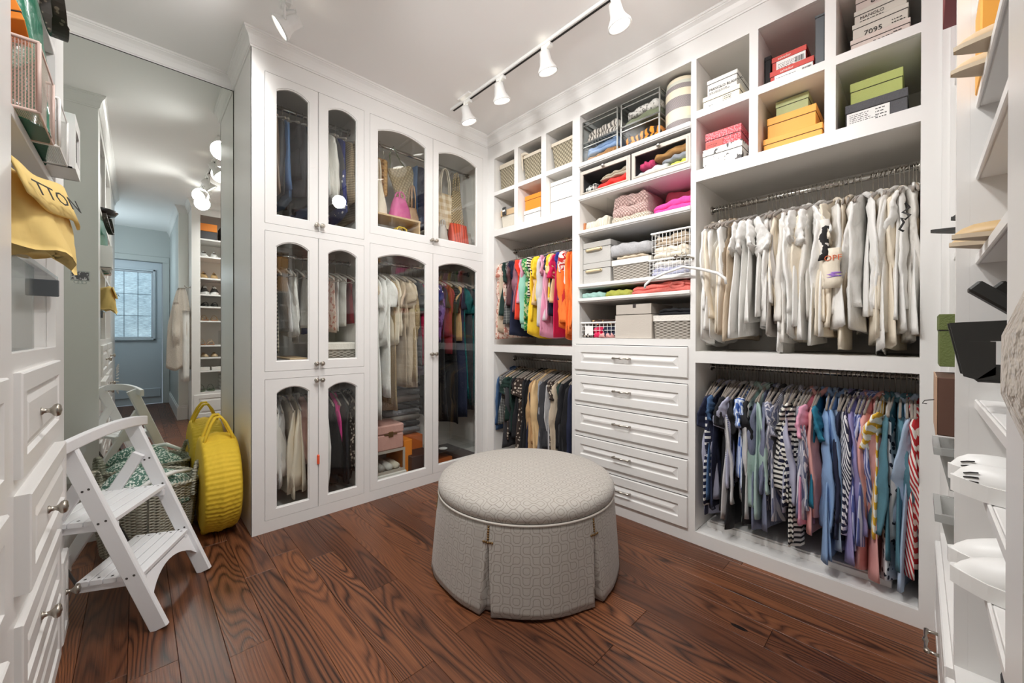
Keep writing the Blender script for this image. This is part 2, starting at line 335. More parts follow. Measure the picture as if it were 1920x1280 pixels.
for a in(0,1):
    d=a*.035; th=.03-a*.012
    y0,y1,z0,z1=-2.56+d,-1.99-d,1.05+d,2.21-d
    m.box(5.0-.02+a*.01,5.03,y0,y0+th,z0,z1,.004); m.box(5.0-.02+a*.01,5.03,y1-th,y1,z0,z1,.004); m.box(5.0-.02+a*.01,5.03,y0,y1,z0,z0+th,.004); m.box(5.0-.02+a*.01,5.03,y0,y1,z1-th,z1,.004)
wn=struct('window_1',m,MATS['door_paint'])
mm=bpy.data.materials.new('backlit_woven_shade'); mm.use_nodes=True; N=NT(mm); b=N.n['Principled BSDF']; oc=N.new('ShaderNodeTexCoord').outputs['Object']
f=N.noise(N.mapping(oc,(1,14,90)),1,4,.7); g=N.noise(N.mapping(oc,(1,3,5)),1,2); cc=N.ramp(N.math('ADD',N.math('MULTIPLY',f,.7),N.math('MULTIPLY',g,.35)),(.3,lin((96,122,140))),(.75,lin((206,226,238))))
N.link(cc,b.inputs['Base Color']); N.link(cc,b.inputs['Emission Color']); b.inputs['Emission Strength'].default_value=.75
MB().box(5.03,5.036,-2.53,-2.04,1.11,2.15).build('window_shade',mm,wn)
m=MB(); 
for yy in(-2.2,-2.36): m.box(5.022,5.03,yy-.004,yy+.004,1.11,2.15)
for zz in(1.45,1.8): m.box(5.022,5.03,-2.53,-2.04,zz-.004,zz+.004)
m.build('muntin',mat('muntin_grey',(120,140,155),.5),wn)
def baseboard(name,T,u0,u1,h=.13,v=-.016,m=None):
    b=MB(T); b.box(u0,u1,v,0,0,h-.025,.002); b.box(u0,u1,v+.006,0,h-.03,h,.003); return struct(name,b,m or paint)
baseboard('baseboard_left',lambda a,b,c:(XM-b,a,c),-3,YE,.098)
baseboard('baseboard_hall',lambda a,b,c:(a,-1.81+b,c),3.1,4.98,.19)
baseboard('baseboard_right',lambda a,b,c:(3.12+b,a,c),-1.82,-1.715,.19)
# crown moulding, one mitred run round the room
path=[(XM,-3),(XM,YE),(0,YE),(0,0),(XD,0),(XD,-1.71),(3.12,-1.71),(3.12,-1.81),(5,-1.81)]
path2=[(5,-2.8),(3.3,-2.8),(3.3,YC),(XC,YC),(XC,-3),(XM,-3)]
prof=[(0,-.092),(.006,-.092),(.008,-.084),(.011,-.082),(.012,-.072),(.016,-.052),(.024,-.034),(.034,-.022),(.037,-.02),(.037,-.013),(.041,-.011),(.042,0)]
def crown(path):
    m=MB(); R=[]
    for i,p in enumerate(path):
        P=Vector(p); a=(P-Vector(path[i-1])).normalized() if i else None; b=(Vector(path[i+1])-P).normalized() if i<len(path)-1 else None
        na=Vector((a.y,-a.x)) if a else None; nb=Vector((b.y,-b.x)) if b else None
        n=(na or nb) if not(na and nb) else (na+nb)/(1+na.dot(nb))
        R.append([(P.x+n.x*d,P.y+n.y*d,CEIL+z) for d,z in prof])
    return m.rings(R,cap=False,closed=False,sm=False)
struct('trim_2',crown(path),paint); struct('trim_3',crown(path2),paint)
# ------------------------------------------------------------------ cabinet builders
def frame(T,u0,u1,w0,w1,ops,v0=0,v1=.02,name='face_frame',par=None,m=paint):
    us=sorted({u0,u1}|{o[0] for o in ops}|{o[1] for o in ops}); ws=sorted({w0,w1}|{o[2] for o in ops}|{o[3] for o in ops}); b=MB(T)
    for j in range(len(ws)-1):
        st=None
        for i in range(len(us)-1):
            cu,cw=(us[i]+us[i+1])/2,(ws[j]+ws[j+1])/2; solid=not any(o[0]<cu<o[1] and o[2]<cw<o[3] for o in ops)
            if solid and st is None: st=us[i]
            if st is not None and (not solid or i==len(us)-2):
                b.box(st,us[i] if not solid else us[i+1],v0,v1,ws[j],ws[j+1]); st=None
    return b.build(name,m,par)
def loops(T,L,m,name,par,back=True):
    """nested rectangles: L=[(u0,u1,w0,w1,v),...]"""
    b=MB(T); R=[[(a,v,c),(bb,v,c),(bb,v,d),(a,v,d)] for a,bb,c,d,v in L]; b.rings(R,cap=True,sm=False); return b.build(name,m,par)
def inset(u0,u1,w0,w1,d,v): return (u0+d,u1-d,w0+d,w1-d,v)
def drawer(T,par,u0,u1,w0,w1,proud=.014,m_=.045,nm='drawer'):
    q=(u0,u1,w0,w1)
    return loops(T,[inset(*q,0,.015),inset(*q,0,-proud+.003),inset(*q,.003,-proud),inset(*q,m_,-proud),inset(*q,m_+.006,-proud+.009),inset(*q,m_+.012,-proud+.009),inset(*q,m_+.032,-proud+.001)],paint,nm,par)
def pull(T,par,u,w,v,L=.11):
    b=MB(T); h=L/2
    b.tube([(u-h,v,w),(u-h,v-.012,w),(u-h+.006,v-.024,w)],.005); b.tube([(u+h,v,w),(u+h,v-.012,w),(u+h-.006,v-.024,w)],.005)
    b.tube([(u-h-.006,v-.022,w),(u-h,v-.025,w),(u-h*.6,v-.028,w),(u-.012,v-.027,w),(u-.006,v-.028,w),(u,v-.028,w),(u+.006,v-.028,w),(u+.012,v-.027,w),(u+h*.6,v-.028,w),(u+h,v-.025,w),(u+h+.006,v-.022,w)],[.004,.008,.004,.0045,.007,.0075,.007,.0045,.004,.008,.004])
    return b.build('handle',nickel,par)
def knobmesh(T,u,w,v,k=1.0):
    b=MB(); b.lathe([(.009*k,0),(.009*k,.003),(.0055*k,.006),(.005*k,.014),(.008*k,.019),(.0135*k,.023),(.0155*k,.028),(.0145*k,.033),(.011*k,.036),(.009*k,.0345),(.006*k,.0355),(.003*k,.038),(.0005,.038)],n=20)
    o=MB(T)
    o.add([(u+p[0],v-p[2],w+p[1]) for p in b.v],b.f,sm=True); return o
def knob(T,par,u,w,v,k=1.0,nm='knob'): return knobmesh(T,u,w,v,k).build(nm,nickel,par)
def gdoor(T,par,u0,u1,w0,w1,ul,ur,wb,wt,rise,kn=None):
    """arched glass door; (ul,ur,wb,wt) opening, wt = crown of the arch"""
    g=.0018; u0+=g;u1-=g;w0+=g;w1-=g; n=12; ws=wt-rise; h=(ur-ul)/2; Rr=(h*h+rise*rise)/(2*rise); cu=(ul+ur)/2; cw=wt-Rr
    def inner(d):
        a0=math.asin(min(1,(h-d)/(Rr-d))); p=[(ul+d,wb+d),(ur-d,wb+d)]
        return p+[(cu+(Rr-d)*sin(a0*(1-2*i/n)),cw+(Rr-d)*cos(a0*(1-2*i/n))) for i in range(n+1)]
    I=inner(0); O=[(u0,w0),(u1,w0),(u1,w1)]+[(I[2+i][0],w1) for i in range(1,n)]+[(u0,w1)]
    b=MB(T); R=[[(p[0],.022,p[1]) for p in O],[(p[0],.0,p[1]) for p in O],[(p[0],.0,p[1]) for p in inner(-.006)],[(p[0],.004,p[1]) for p in inner(-.005)],[(p[0],.006,p[1]) for p in I],[(p[0],.018,p[1]) for p in inner(.001)],[(p[0],.022,p[1]) for p in I],[(p[0],.022,p[1]) for p in O]]
    b.rings(R,cap=False,sm=False); d=b.build('door',paint,par)
    b=MB(T); b.poly(inner(-.004),.012,.015); b.build('glass_pane',glass,d)
    if kn: knob(T,d,kn[0],kn[1],0,.95)
    return d
def rod(T,par,u0,u1,v,w,rr=.014,ax='u'):
    b=MB(T); b.tube([(u0,v,w),(u1,v,w)],rr,16)
    for u_ in(u0,u1):
        s_=.006 if u_==u0 else -.006; b.tube([(u_,v,w),(u_+s_,v,w)],.024,16)
    return b.build('hanging_rod',chrome,par)
def shelf(T,par,u0,u1,v0,v1,w0,w1,nm='shelf',m=paint): return MB(T).box(u0,u1,v0,v1,w0,w1,.0015).build(nm,m,par)
# ---- glass cabinets (left)
DA=.55
def gcab(label,u0,u1,ops,extra):
    c=wthing('glass_door_wardrobe',label,'wardrobe',(-.27,(u0+u1)/2,0))
    frame(TA,u0,u1,0,2.80,ops,par=c)
    for uu in(u0,u1-.018): MB(TA).box(uu,uu+.018,.02,DA,0,2.80).build('side_panel',inner if uu>u0 or u0>-1.5 else paint,c)
    MB(TA).box(u0+.018,u1-.018,DA-.012,DA,0,2.80).build('back_panel',inner,c)
    for w in extra: shelf(TA,c,u0+.018,u1-.018,.024,DA-.012,w-.02,w,m=inner)
    return c
narrow=gcab('white built-in cabinet with six narrow arched glass doors beside the mirror',YE,-1.08,[(-1.682,-1.099,.068,.889),(-1.682,-1.099,.933,1.754),(-1.682,-1.099,1.795,2.671)],[.068,.93,1.79,2.72])
MB(TA).box(YE,YE+.018,-.0005,.02,0,2.8).build('corner_bead',paint,narrow)
for (w0,w1,kz) in((.068,.889,.865),(.933,1.754,.968),(1.795,2.671,1.83)):
    for a,b_,ku in((-1.682,-1.391,-1.407),(-1.391,-1.099,-1.374)):
        gdoor(TA,narrow,a,b_,w0,w1,a+.062,b_-.058 if a<-1.6 else b_-.052,w0+.062,w1-.055,.034,(ku,kz))
for w in(2.61,1.66,.83): rod(TA,narrow,-1.727,-1.099,.25,w)
wide=gcab('white built-in cabinet with four wide arched glass doors in the corner',-1.08,0,[(-1.059,-.056,.068,1.781),(-1.059,-.056,1.847,2.671)],[.068,1.84,2.72])
for (w0,w1,kz) in((.068,1.781,1.0),(1.847,2.671,1.878)):
    gdoor(TA,wide,-1.059,-.555,w0,w1,-.998,-.62,w0+.062,w1-.055,.042,(-.575,kz)); gdoor(TA,wide,-.555,-.056,w0,w1,-.50,-.125,w0+.062,w1-.055,.042,(-.537,kz))
rod(TA,wide,-1.06,-.02,.25,2.60); rod(TA,wide,-1.06,-.02,.25,1.70)
t=tag(MB(TA).box(-1.400,-1.386,-.012,.004,.335,.395,.004).build('child_latch',mat('orange_plastic',(232,92,54),.45)),'small orange plastic latch between the two bottom glass doors','latch')
# ---- open shelving (back wall)
DB=.55
def bcab(label,u0,u1,ops,nm='open_wardrobe'):
    c=wthing(nm,label,'wardrobe',((u0+u1)/2,.27,0)); frame(TB,u0,u1,0,2.80,ops,par=c)
    for uu in(u0,u1-.015): MB(TB).box(uu,uu+.015,.02,DB,0,2.80).build('side_panel',inner,c)
    MB(TB).box(u0+.015,u1-.015,DB-.012,DB,0,2.80).build('back_panel',inner,c)
    return c
def lining(c,u0,u1,w0,w1,v1=DB-.012):
    MB(TB).box(u0-.008,u0,.02,v1,w0,w1).build('side_lining',inner,c); MB(TB).box(u1,u1+.008,.02,v1,w0,w1).build('side_lining',inner,c)
cub=[(.084,.333),(.373,.627),(.674,.922)]; lo_=[(a,b,w0,w1) for a,b in cub for w0,w1 in((2.371,2.658),(2.045,2.340))]
cornerw=bcab('white open wardrobe by the corner with six cubbies and two rods',0,.953,lo_+[(.084,.922,1.065,1.992),(.084,.922,.07,1.005)])
cub2=[(1.766,2.023),(2.062,2.321),(2.36,2.619)]
rightw=bcab('widest white open wardrobe with six shoebox cubbies and two rods',1.745,XD,[(a,b,w0,w1) for a,b in cub2 for w0,w1 in((2.376,2.662),(2.052,2.337))]+[(1.766,2.619,1.061,1.99),(1.766,2.619,.069,.999)])
for c,cb_,rows in((cornerw,cub,((2.371,2.658),(2.045,2.340))),(rightw,cub2,((2.376,2.662),(2.052,2.337)))):
    u0,u1=cb_[0][0],cb_[2][1]
    for w in(rows[0][1],rows[1][1],rows[1][0]-.05): shelf(TB,c,u0-.01,u1+.01,.02,DB-.012,w,w+(rows[0][0]-rows[1][1] if w==rows[1][1] else .05),m=inner)
    for i in(0,1): MB(TB).box(cb_[i][1],cb_[i+1][0],.02,DB-.012,rows[1][0],rows[0][1]).build('divider',inner,c)
    lining(c,u0,u1,.07,rows[0][1])
    shelf(TB,c,u0,u1,.02,DB-.012,1.005 if c is cornerw else .999,1.065 if c is cornerw else 1.061,m=inner); shelf(TB,c,u0,u1,.02,DB-.012,.04,.069,m=paint)
rod(TB,cornerw,.084,.922,.25,1.90,.012); rod(TB,cornerw,.084,.922,.25,.94,.012); rod(TB,rightw,1.766,2.619,.235,1.883,.0145); rod(TB,rightw,1.766,2.619,.235,.966,.0125)
shelf(TB,rightw,1.79,2.54,.11,.50,.069,.098,'raised_floor'); shelf(TB,rightw,1.80,2.53,.12,.50,.098,.106,'raised_floor')
tower=bcab('white shelf tower with five raised-panel drawers below',.953,1.745,[(.985,1.739,1.127,2.665)],'shelf_tower'); lining(tower,.985,1.737,1.127,2.665)
for w0,w1,v in((2.296,2.33,-.012),(2.07,2.104,-.012),(1.836,1.866,-.012),(1.468,1.497,-.014),(1.372,1.400,-.012),(1.10,1.127,.02),(2.665,2.69,.02)):
    shelf(TB,tower,.985,1.739,v,DB-.012,w0,w1)
    if v<0: MB(TB).box(.983,1.741,v-.008,v,w0+.006,w1-.002,.003).build('shelf_edge',paint,tower)
for a,b_ in((.912,1.083),(.700,.874),(.491,.665),(.284,.453),(.076,.248)):
    d=drawer(TB,tower,.953,1.728,a,b_,.014,.05); MB(TB).box(.955,1.726,-.001,.004,b_+.0005,b_+.004).build('drawer_gap_shade',darkgap,d); pull(TB,d,1.325,(a+b_)/2+.005,-.013)  # dark strip on the frame stands in for shade above each drawer
# ---- right hand unit
rightu=wthing('shoe_cabinet','tall white shoe shelf unit along the right edge beside the robe','cabinet',(XD+.2,-.86,0))
frame(TD,-1.71,-.002,0,2.80,[(-1.622,-.873,.40,2.69),(-.845,-.012,.40,2.69)],0,.02,par=rightu)
for uu in(-1.71,-.873,-.020):
    w=.028 if uu==-.873 else .018; MB(TD).box(uu,uu+w,.0201,.43,0,2.80).build('side_panel',paint,rightu)
MB(TD).box(-1.71,-.002,.43,.44,0,2.8).build('back_panel',inner,rightu)
DS=[2.394,2.166,1.885,1.673,1.514,1.327,1.008,.848,.675,.40]
for w in DS[:-1]:
    MB(TD).box(-1.692,-.873,.034,.42,w-.018,w,.002).build('shelf',paint,rightu); MB(TD).box(-1.692,-.873,.028,.034,w-.02,w+.001,.002).build('shelf_edge',paint,rightu)
for w in(2.10,1.45,1.05,.86,.42): MB(TD).box(-.845,-.015,.03,.42,w-.02,w,.002).build('shelf',paint,rightu)
MB(TD).box(-1.692,-.015,.02,.42,.375,.40).build('shelf',paint,rightu)
m=MB(TD)
for v in(.11,.33):
    for k in range(28): w=.5+k*.075; m.add([(-.8735,v+.004*cos(a*PI/3),w+.004*sin(a*PI/3)) for a in range(6)],[tuple(range(6))])
m.build('shelf_pin_holes',darkgap,rightu)
for u0,u1 in((-1.69,-.88),(-.84,-.02)): d=drawer(TD,rightu,u0,u1,.075,.37,.014,.05); pull(TD,d,(u0+u1)/2 if u0<-1 else -.44,.20,-.013,.12)
# ---- near left unit
XN=3.3
leftu=wthing('drawer_shelf_cabinet','tall white shelf and drawer unit along the left edge of the view','cabinet',(1.8,YC-.3,0))
frame(TC,XC,XN,0,2.80,[(.575,1.23,1.106,2.70),(1.33,2.2,1.106,2.7)],0,.02,par=leftu)
MB(TC).box(XC,XC+.018,.02,.58,0,2.8).build('side_panel',paint,leftu); 
for uu in(.555,1.23,1.315,2.2,XN-.018): MB(TC).box(uu,uu+.018,.02,.57,.02,2.8).build('side_panel',paint,leftu)
MB(TC).box(XC,XN,.57,.58,0,2.8).build('back_panel',inner,leftu)
for u0,u1 in((.5755,1.2295),(1.3335,2.1995)):
    for w0,w1 in((1.64,1.665),(1.086,1.1055),(2.1,2.125)): shelf(TC,leftu,u0,u1,.0205 if w0<1.2 else .002,.56,w0,w1)
for k,(a,b_) in enumerate(((.822,1.062),(.560,.786),(.29,.49),(.06,.27))):
    d=drawer(TC,leftu,.60,1.215,a,b_,.014 if k!=1 else .026,.045); knob(TC,d,.98,(a+b_)/2,-.013 if k!=1 else -.025,1.15)
    d=drawer(TC,leftu,1.345,2.185,a,b_,.014,.045); knob(TC,d,1.76,(a+b_)/2,-.013,1.15)
d=drawer(TC,leftu,.405,.55,.06,.35,.014,.03); knob(TC,d,.478,.215,-.013,1.15)
# ---- mirror
mi=struct('mirror_panel',MB().box(XM,XM+.006,-2.99,YE-.003,.102,CEIL-.094),mirror); mi['kind']=None; del mi['kind']
mi.name='wall_mirror'; tag(mi,'floor-to-crown wall mirror beside the glass cabinet, reflecting the hallway door','mirror')
MB().box(XM,XM+.008,YE-.003,YE,.10,CEIL-.094).build('mirror_edge',darkgap,mi); MB().box(XM,XM+.008,-2.99,YE,CEIL-.095,CEIL-.092).build('mirror_edge',darkgap,mi)
# ------------------------------------------------------------------ clothes
wh=mat('white_cotton',(230,229,226),.85,bump=(30,.75),sheen=.1); wh2=mat('soft_white_knit',(222,219,213),.9,bump=(34,.6),sheen=.1)
cr=mat('cream_cloth',(228,218,200),.85,bump=(26,.5)); be=mat('beige_linen',(200,184,162),.9,bump=(40,.7)); lg=mat('light_grey_cloth',(196,195,196),.85,bump=(30,.5))
F={'white':wh,'soft white':wh2,'cream':cr,'beige':be,'light grey':lg,
 'taupe':mat('taupe_cloth',(178,162,142),.9,bump=(30,.5)),'silver grey':mat('silver_satin',(170,164,158),.4,bump=(24,.6)),
 'black':mat('black_cloth',(27,27,31),.85,bump=(26,.5)),'navy':mat('navy_cloth',(30,36,62),.85,bump=(26,.5)),'charcoal':mat('charcoal_cloth',(58,58,62),.9,bump=(26,.5)),
 'dark green':mat('dark_green_cloth',(26,52,46),.85,bump=(26,.5)),'camel':mat('camel_knit',(188,152,108),.9,bump=(100,.4)),'grey':mat('grey_knit',(142,144,150),.9,bump=(110,.5)),
 'light blue':mat('light_blue_oxford',(132,164,206),.8,bump=(30,.4)),'pale blue':mat('pale_blue_cotton',(168,188,212),.8,bump=(30,.4)),'lilac grey':mat('lilac_grey_cotton',(176,178,200),.8,bump=(30,.4)),
 'denim blue':mat('blue_denim',(72,104,146),.85,bump=(160,.3),var=.5),'pale green':mat('pale_green_cotton',(164,188,182),.8,bump=(30,.4)),'wrinkled grey-blue':mat('grey_blue_linen',(118,124,148),.9,bump=(34,1.0)),
 'pink':mat('pink_cotton',(218,160,156),.8,bump=(30,.4)),'teal denim':mat('teal_denim',(84,130,146),.85,bump=(60,.4),var=.4),'lavender':mat('lavender_cotton',(148,140,188),.8,bump=(30,.4)),'teal':mat('teal_cotton',(28,112,140),.8,bump=(30,.4)),
 'orange':mat('orange_cotton',(236,118,44),.8,bump=(30,.4)),'coral red':mat('coral_red_cotton',(232,66,44),.8,bump=(30,.4)),'yellow':mat('yellow_cotton',(238,200,44),.8,bump=(30,.4)),'mint':mat('mint_cotton',(150,204,186),.8,bump=(30,.4)),
 'plum brown':mat('plum_brown_satin',(92,62,64),.5,bump=(26,.5)),'dusty pink':mat('dusty_pink_cotton',(226,160,186),.8,bump=(30,.4)),'magenta':mat('magenta_cotton',(214,26,84),.8,bump=(30,.4)),'royal blue':mat('royal_blue_cotton',(38,52,140),.8,bump=(30,.4)),
 'sand':mat('sand_cotton',(222,190,142),.8,bump=(30,.4)),'deep red':mat('deep_red_cloth',(128,30,42),.8,bump=(30,.4)),'tan fur':mat('tan_fur',(150,112,76),1,bump=(60,1),sheen=.5),'silver-grey sequinned':mat('sequin_grey',(150,150,146),.3,.5,bump=(200,1)),
 'navy and white striped':mat('navy_white_stripe',(232,232,230),.85,0,'sh',(28,34,64),30,bump=(26,.4),thr=.42),'black and white striped':mat('black_white_stripe',(226,224,216),.85,0,'sh',(30,30,34),42,thr=.55,bump=(26,.4)),
 'fine blue striped':mat('fine_blue_stripe',(222,224,234),.8,0,'sh',(84,92,150),95,bump=(26,.4)),'blue and white striped':mat('blue_white_vertical',(214,224,240),.8,0,'sv',(76,112,184),38,bump=(26,.4)),
 'lavender striped':mat('lavender_stripe',(196,200,226),.8,0,'sv',(88,100,164),60,thr=.45,bump=(26,.4)),'navy diagonal striped':mat('navy_diagonal_stripe',(232,232,236),.8,0,'sd',(34,38,66),46,bump=(26,.4)),
 'grey striped':mat('grey_stripe',(214,214,222),.8,0,'sv',(112,118,146),85,bump=(26,.4)),'yellow striped':mat('yellow_stripe',(240,238,226),.8,0,'sd',(226,178,52),22,bump=(26,.4)),'leopard print':mat('leopard_print',(28,32,50),.8,0,'leo',(220,224,228),34,thr=.38,bump=(26,.4)),
 'red and white striped':mat('red_white_stripe',(236,230,224),.8,0,'sd',(186,40,46),32,bump=(26,.4)),'rose floral':mat('rose_floral',(232,210,196),.85,0,'flo',(196,128,110),34,thr=.55,bump=(26,.5)),
 'green floral':mat('green_floral',(202,212,160),.8,0,'flo',(48,140,72),30,thr=.5,bump=(26,.5)),'yellow floral':mat('yellow_floral',(238,226,184),.8,0,'flo',(236,190,44),14,thr=.52,bump=(26,.4)),'red striped':mat('red_stripe',(236,226,220),.8,0,'sv',(190,40,40),60,bump=(26,.4)),
 'houndstooth':mat('houndstooth',(150,152,148),.9,0,'chk',(44,46,48),75,bump=(30,.3)),'black and cream checked':mat('gingham',(232,226,212),.85,0,'chk',(24,24,26),44),'tan checked':mat('tan_tweed',(176,158,130),.9,0,'chk',(112,94,72),60,bump=(60,.5)),
 'blue print':mat('blue_white_print',(236,236,238),.8,0,'leo',(30,44,110),30,thr=.3,bump=(26,.4)),'grey leopard':mat('grey_leopard',(196,184,170),.85,0,'leo',(60,48,42),44,thr=.4),
 'teal sequinned':mat('teal_sequin',(30,110,112),.3,.4,bump=(200,1)),'gold sequinned':mat('gold_sequin',(190,166,128),.35,.5,bump=(200,1)),'purple print':mat('purple_print',(120,90,150),.8,0,'flo',(52,44,96),24,bump=(26,.4)),
 'pale pink satin':mat('pale_pink_satin',(222,188,180),.35,bump=(26,.5)),'brown quilted':mat('brown_quilt',(120,100,84),.4,bump=(16,.6)),'hot pink':mat('hot_pink_cloth',(226,70,150),.85,bump=(60,.6)),
 'white quilted':mat('white_quilt',(226,224,222),.7,bump=(18,.6)),'tiger print':mat('tiger_print',(226,140,40),.9,0,'tiger',(34,26,24),9,bump=(26,.4)),'olive':mat('olive_cloth',(112,116,92),.9,bump=(26,.5)),'mauve':mat('mauve_satin',(140,92,108),.5,bump=(26,.5))}
def garment(par_name,m,kind,L,hw,rng,detail=1):
    """returns top object (body mesh + sleeves); origin at rod axis, thickness along Y, front = +X"""
    n=24; rows=15 if detail else 9; th=rng.uniform(.011,.016); fr=rng.uniform(14,26); ph=rng.uniform(0,6); A=rng.uniform(.006,.013); lean=rng.uniform(-.012,.012); fl=rng.uniform(1.0,1.24)
    if kind in('dress','skirt'): fl=1.15; A=.016
    if kind=='pants': hw=.085; fl=1.0
    tail=.035 if kind in('shirt','blouse') else .0
    zs=[(-.088,.045),(-.098,.075),(-.118,.12),(-.150,hw*.93),(-.172,hw)]
    if kind=='tank': zs=[(-.092,.10),(-.10,.11),(-.14,.118),(-.20,.125),(-.27,hw*.95)]
    if kind=='pants': zs=[(-.10,hw*.9),(-.105,hw),(-.13,hw)]
    z0=zs[-1][0]
    for i in range(1,rows+1):
        t=i/rows; zs.append((z0+(-L-z0)*t,hw*(1-.07*sin(PI*min(1,t*1.6)))*(1+(fl-1)*t)))
    R=[]; b=MB()
    for z,w in zs:
        t=max(0,min(1,(-z-.15)/max(.1,L-.15))); q=[]
        for j in range(n):
            a=2*PI*j/n; ca,sa=cos(a),sin(a); x=w*(abs(ca)**.8)*(1 if ca>=0 else -1)
            off=A*(.25+t)*(sin(x*fr+ph+z*1.3)+.5*sin(x*fr*2.3+ph*2-z*2.6))+lean*t+.004*t*sin(x*60+ph)
            tt=th*(.75+.55*t)*(1+.3*sin(a*3+z*9+ph))*(.6 if kind=='pants' else 1)
            if kind=='puffer': tt=.034*(.72+.4*abs(sin(z*34+ph)))
            zz=z-(tail*(1-(x/w)**2)*t if t>.9 else 0)+(.01*t*sin(x*9+ph) if t>.9 else 0)
            q.append((x,off+sa*tt,zz))
        R.append(q)
    b.rings(R,cap=True)
    body=b.build(par_name,m,recalc=False)
    nos={'shirt':(.52,.056,.034),'blouse':(.50,.060,.028),'tee':(.16,.068,.062),'sweater':(.52,.060,.040),'jacket':(.54,.064,.048),'puffer':(.52,.066,.050),'dress':(.20,.062,.058),'cardigan':(.5,.056,.042)}.get(kind)
    if nos:
        sl,r0,r1=nos; sl*=rng.uniform(.82,1.05); sl=min(sl,L-.2)
        for sgn in(1,-1):
            b=MB(); R=[]; k=18 if detail else 6; m2=14 if detail else 8; tw=rng.uniform(-1.3,1.3)*(.55 if kind=='tee' else 1); dy=rng.uniform(-.035,.035); dx=rng.uniform(-.035,.03); cp=rng.uniform(0,6); fl_=rng.uniform(.16,.30); el=rng.uniform(.4,.6)
            for i in range(k+1):
                t=i/k; z=-.160-sl*t; cx=hw-.050+.024*sin(min(1,t*2.2)*PI/2)+dx*t*t+.012*math.exp(-((t-el)/.12)**2)*(1 if kind!='tee' else 0); rr=r0+(r1-r0)*t
                if kind=='blouse' and .8<t<.95: rr*=1.2
                if kind in('shirt','jacket') and t>.88: rr*=1.06
                if kind=='puffer': rr*=.85+.3*abs(sin(t*16))
                if i==0: rr*=.55
                cr_=1+.035*sin(t*15+cp)+.03*sin(t*37+cp*2); ang=tw*min(1,t*1.3); q=[]
                for j in range(m2):
                    a=2*PI*j/m2; px_=cos(a)*rr*cr_; py_=sin(a)*max(.011,rr*fl_)*(1+.25*sin(t*26+cp+a*2)+.25*sin(t*9+a*3))
                    X=px_*cos(ang)-py_*sin(ang); Y=px_*sin(ang)+py_*cos(ang)+.006*sin(px_*70+cp+t*4)
                    q.append((sgn*(cx+X),dy*t+Y+.003*sin(t*9+cp),z+(.022*cos(a) if kind=='tee' else .012*cos(a)*(1-t))))
                R.append(q)
            b.rings(R,cap=True); o=b.build('sleeve',m,body,recalc=False)
    if kind in('shirt','jacket','cardigan') :
        b=MB(); b.tube([(.06,.006,-.108),(.045,.022,-.088),(0,.03,-.078),(-.045,.022,-.088),(-.06,.006,-.108)],.011,6); b.tube([(.06,-.006,-.108),(.045,-.022,-.088),(0,-.03,-.078),(-.045,-.022,-.088),(-.06,-.006,-.108)],.011,6); b.build('collar',m,body,recalc=False)
    if kind=='jacket' or kind=='shirt':
        b=MB(); b.tube([(hw*.98,.012*math.copysign(1,lean),-.3),(hw*1.0,.0,-.31)],.004,6)
    return body
HM={}
def hanger(mb_key):
    if mb_key in HM: return HM[mb_key]
    vm={'taupe':velvet,'black':velvetk,'white':whitep,'wood':woodh}[mb_key]; n=10
    b=MB(); top=[]; pts=[(-.205,0,-.150),(-.19,0,-.142),(-.11,0,-.112),(-.05,0,-.093),(0,0,-.082),(.05,0,-.093),(.11,0,-.112),(.19,0,-.142),(.205,0,-.150)]
    R=[]
    for x,y,z in pts: R.append([(x,y+cos(2*PI*j/6)*.0045,z+sin(2*PI*j/6)*.009) for j in range(6)])
    b.rings(R); b.tube([(-.185,0,-.150),(.185,0,-.150)],.003,6); body=b.mesh('hanger',vm,False)
    b=MB(); arc=[(.020*cos(a),0,.020*sin(a)+.0) for a in [R_(200-d) for d in range(0,231,21)]]
    arc+=[(.006,0,-.034),(0,0,-.05),(0,0,-.08)]; b.tube(arc,.0017,5); hk=b.mesh('hook',nickel if mb_key!='wood' else chrome,False)
    HM[mb_key]=(body,hk); return HM[mb_key]
KW={'shirt':'shirt','blouse':'blouse','tee':'tee','sweater':'sweater','jacket':'jacket','puffer':'puffer jacket','tank':'tank','dress':'dress','pants':'trousers','skirt':'skirt','cardigan':'cardigan'}
def hang(T,rot,v,w,items,place,hcat,hgroup,hlabel,seed,detail=1,nm=None):
    """items: (u, kind, colour, length, halfwidth[, hanger]); rot: heading so that local +X faces the viewer"""
    rg=random.Random(seed)
    for i,it in enumerate(items):
        u_,kind,col,L,hw=it[:5]; hk=it[5] if len(it)>5 else 'taupe'
        g=garment({'tee':'tshirt','tank':'tshirt','pants':'trousers','puffer':'puffer_jacket'}.get(kind,kind),F[col],kind,L,hw,rg,detail)
        jr=rg.uniform(-.09,.09); g.location=T(u_,v+rg.uniform(-.012,.012),w); g.rotation_euler=(0,0,rot+jr)
        tag(g,f"{col} {KW[kind]}, {ordn(i+1)} from {place}",'clothing',hgroup)
        bm_,hkm=hanger(hk); h=inst('clothes_hanger',bm_,None,T(u_,v,w),(0,0,rot+jr)); inst('hook',hkm,h); tag(h,hlabel,'hanger',hgroup.replace('clothes','hangers').replace('Clothes','hangers') if 'clothes' in hgroup else hgroup+' hangers')
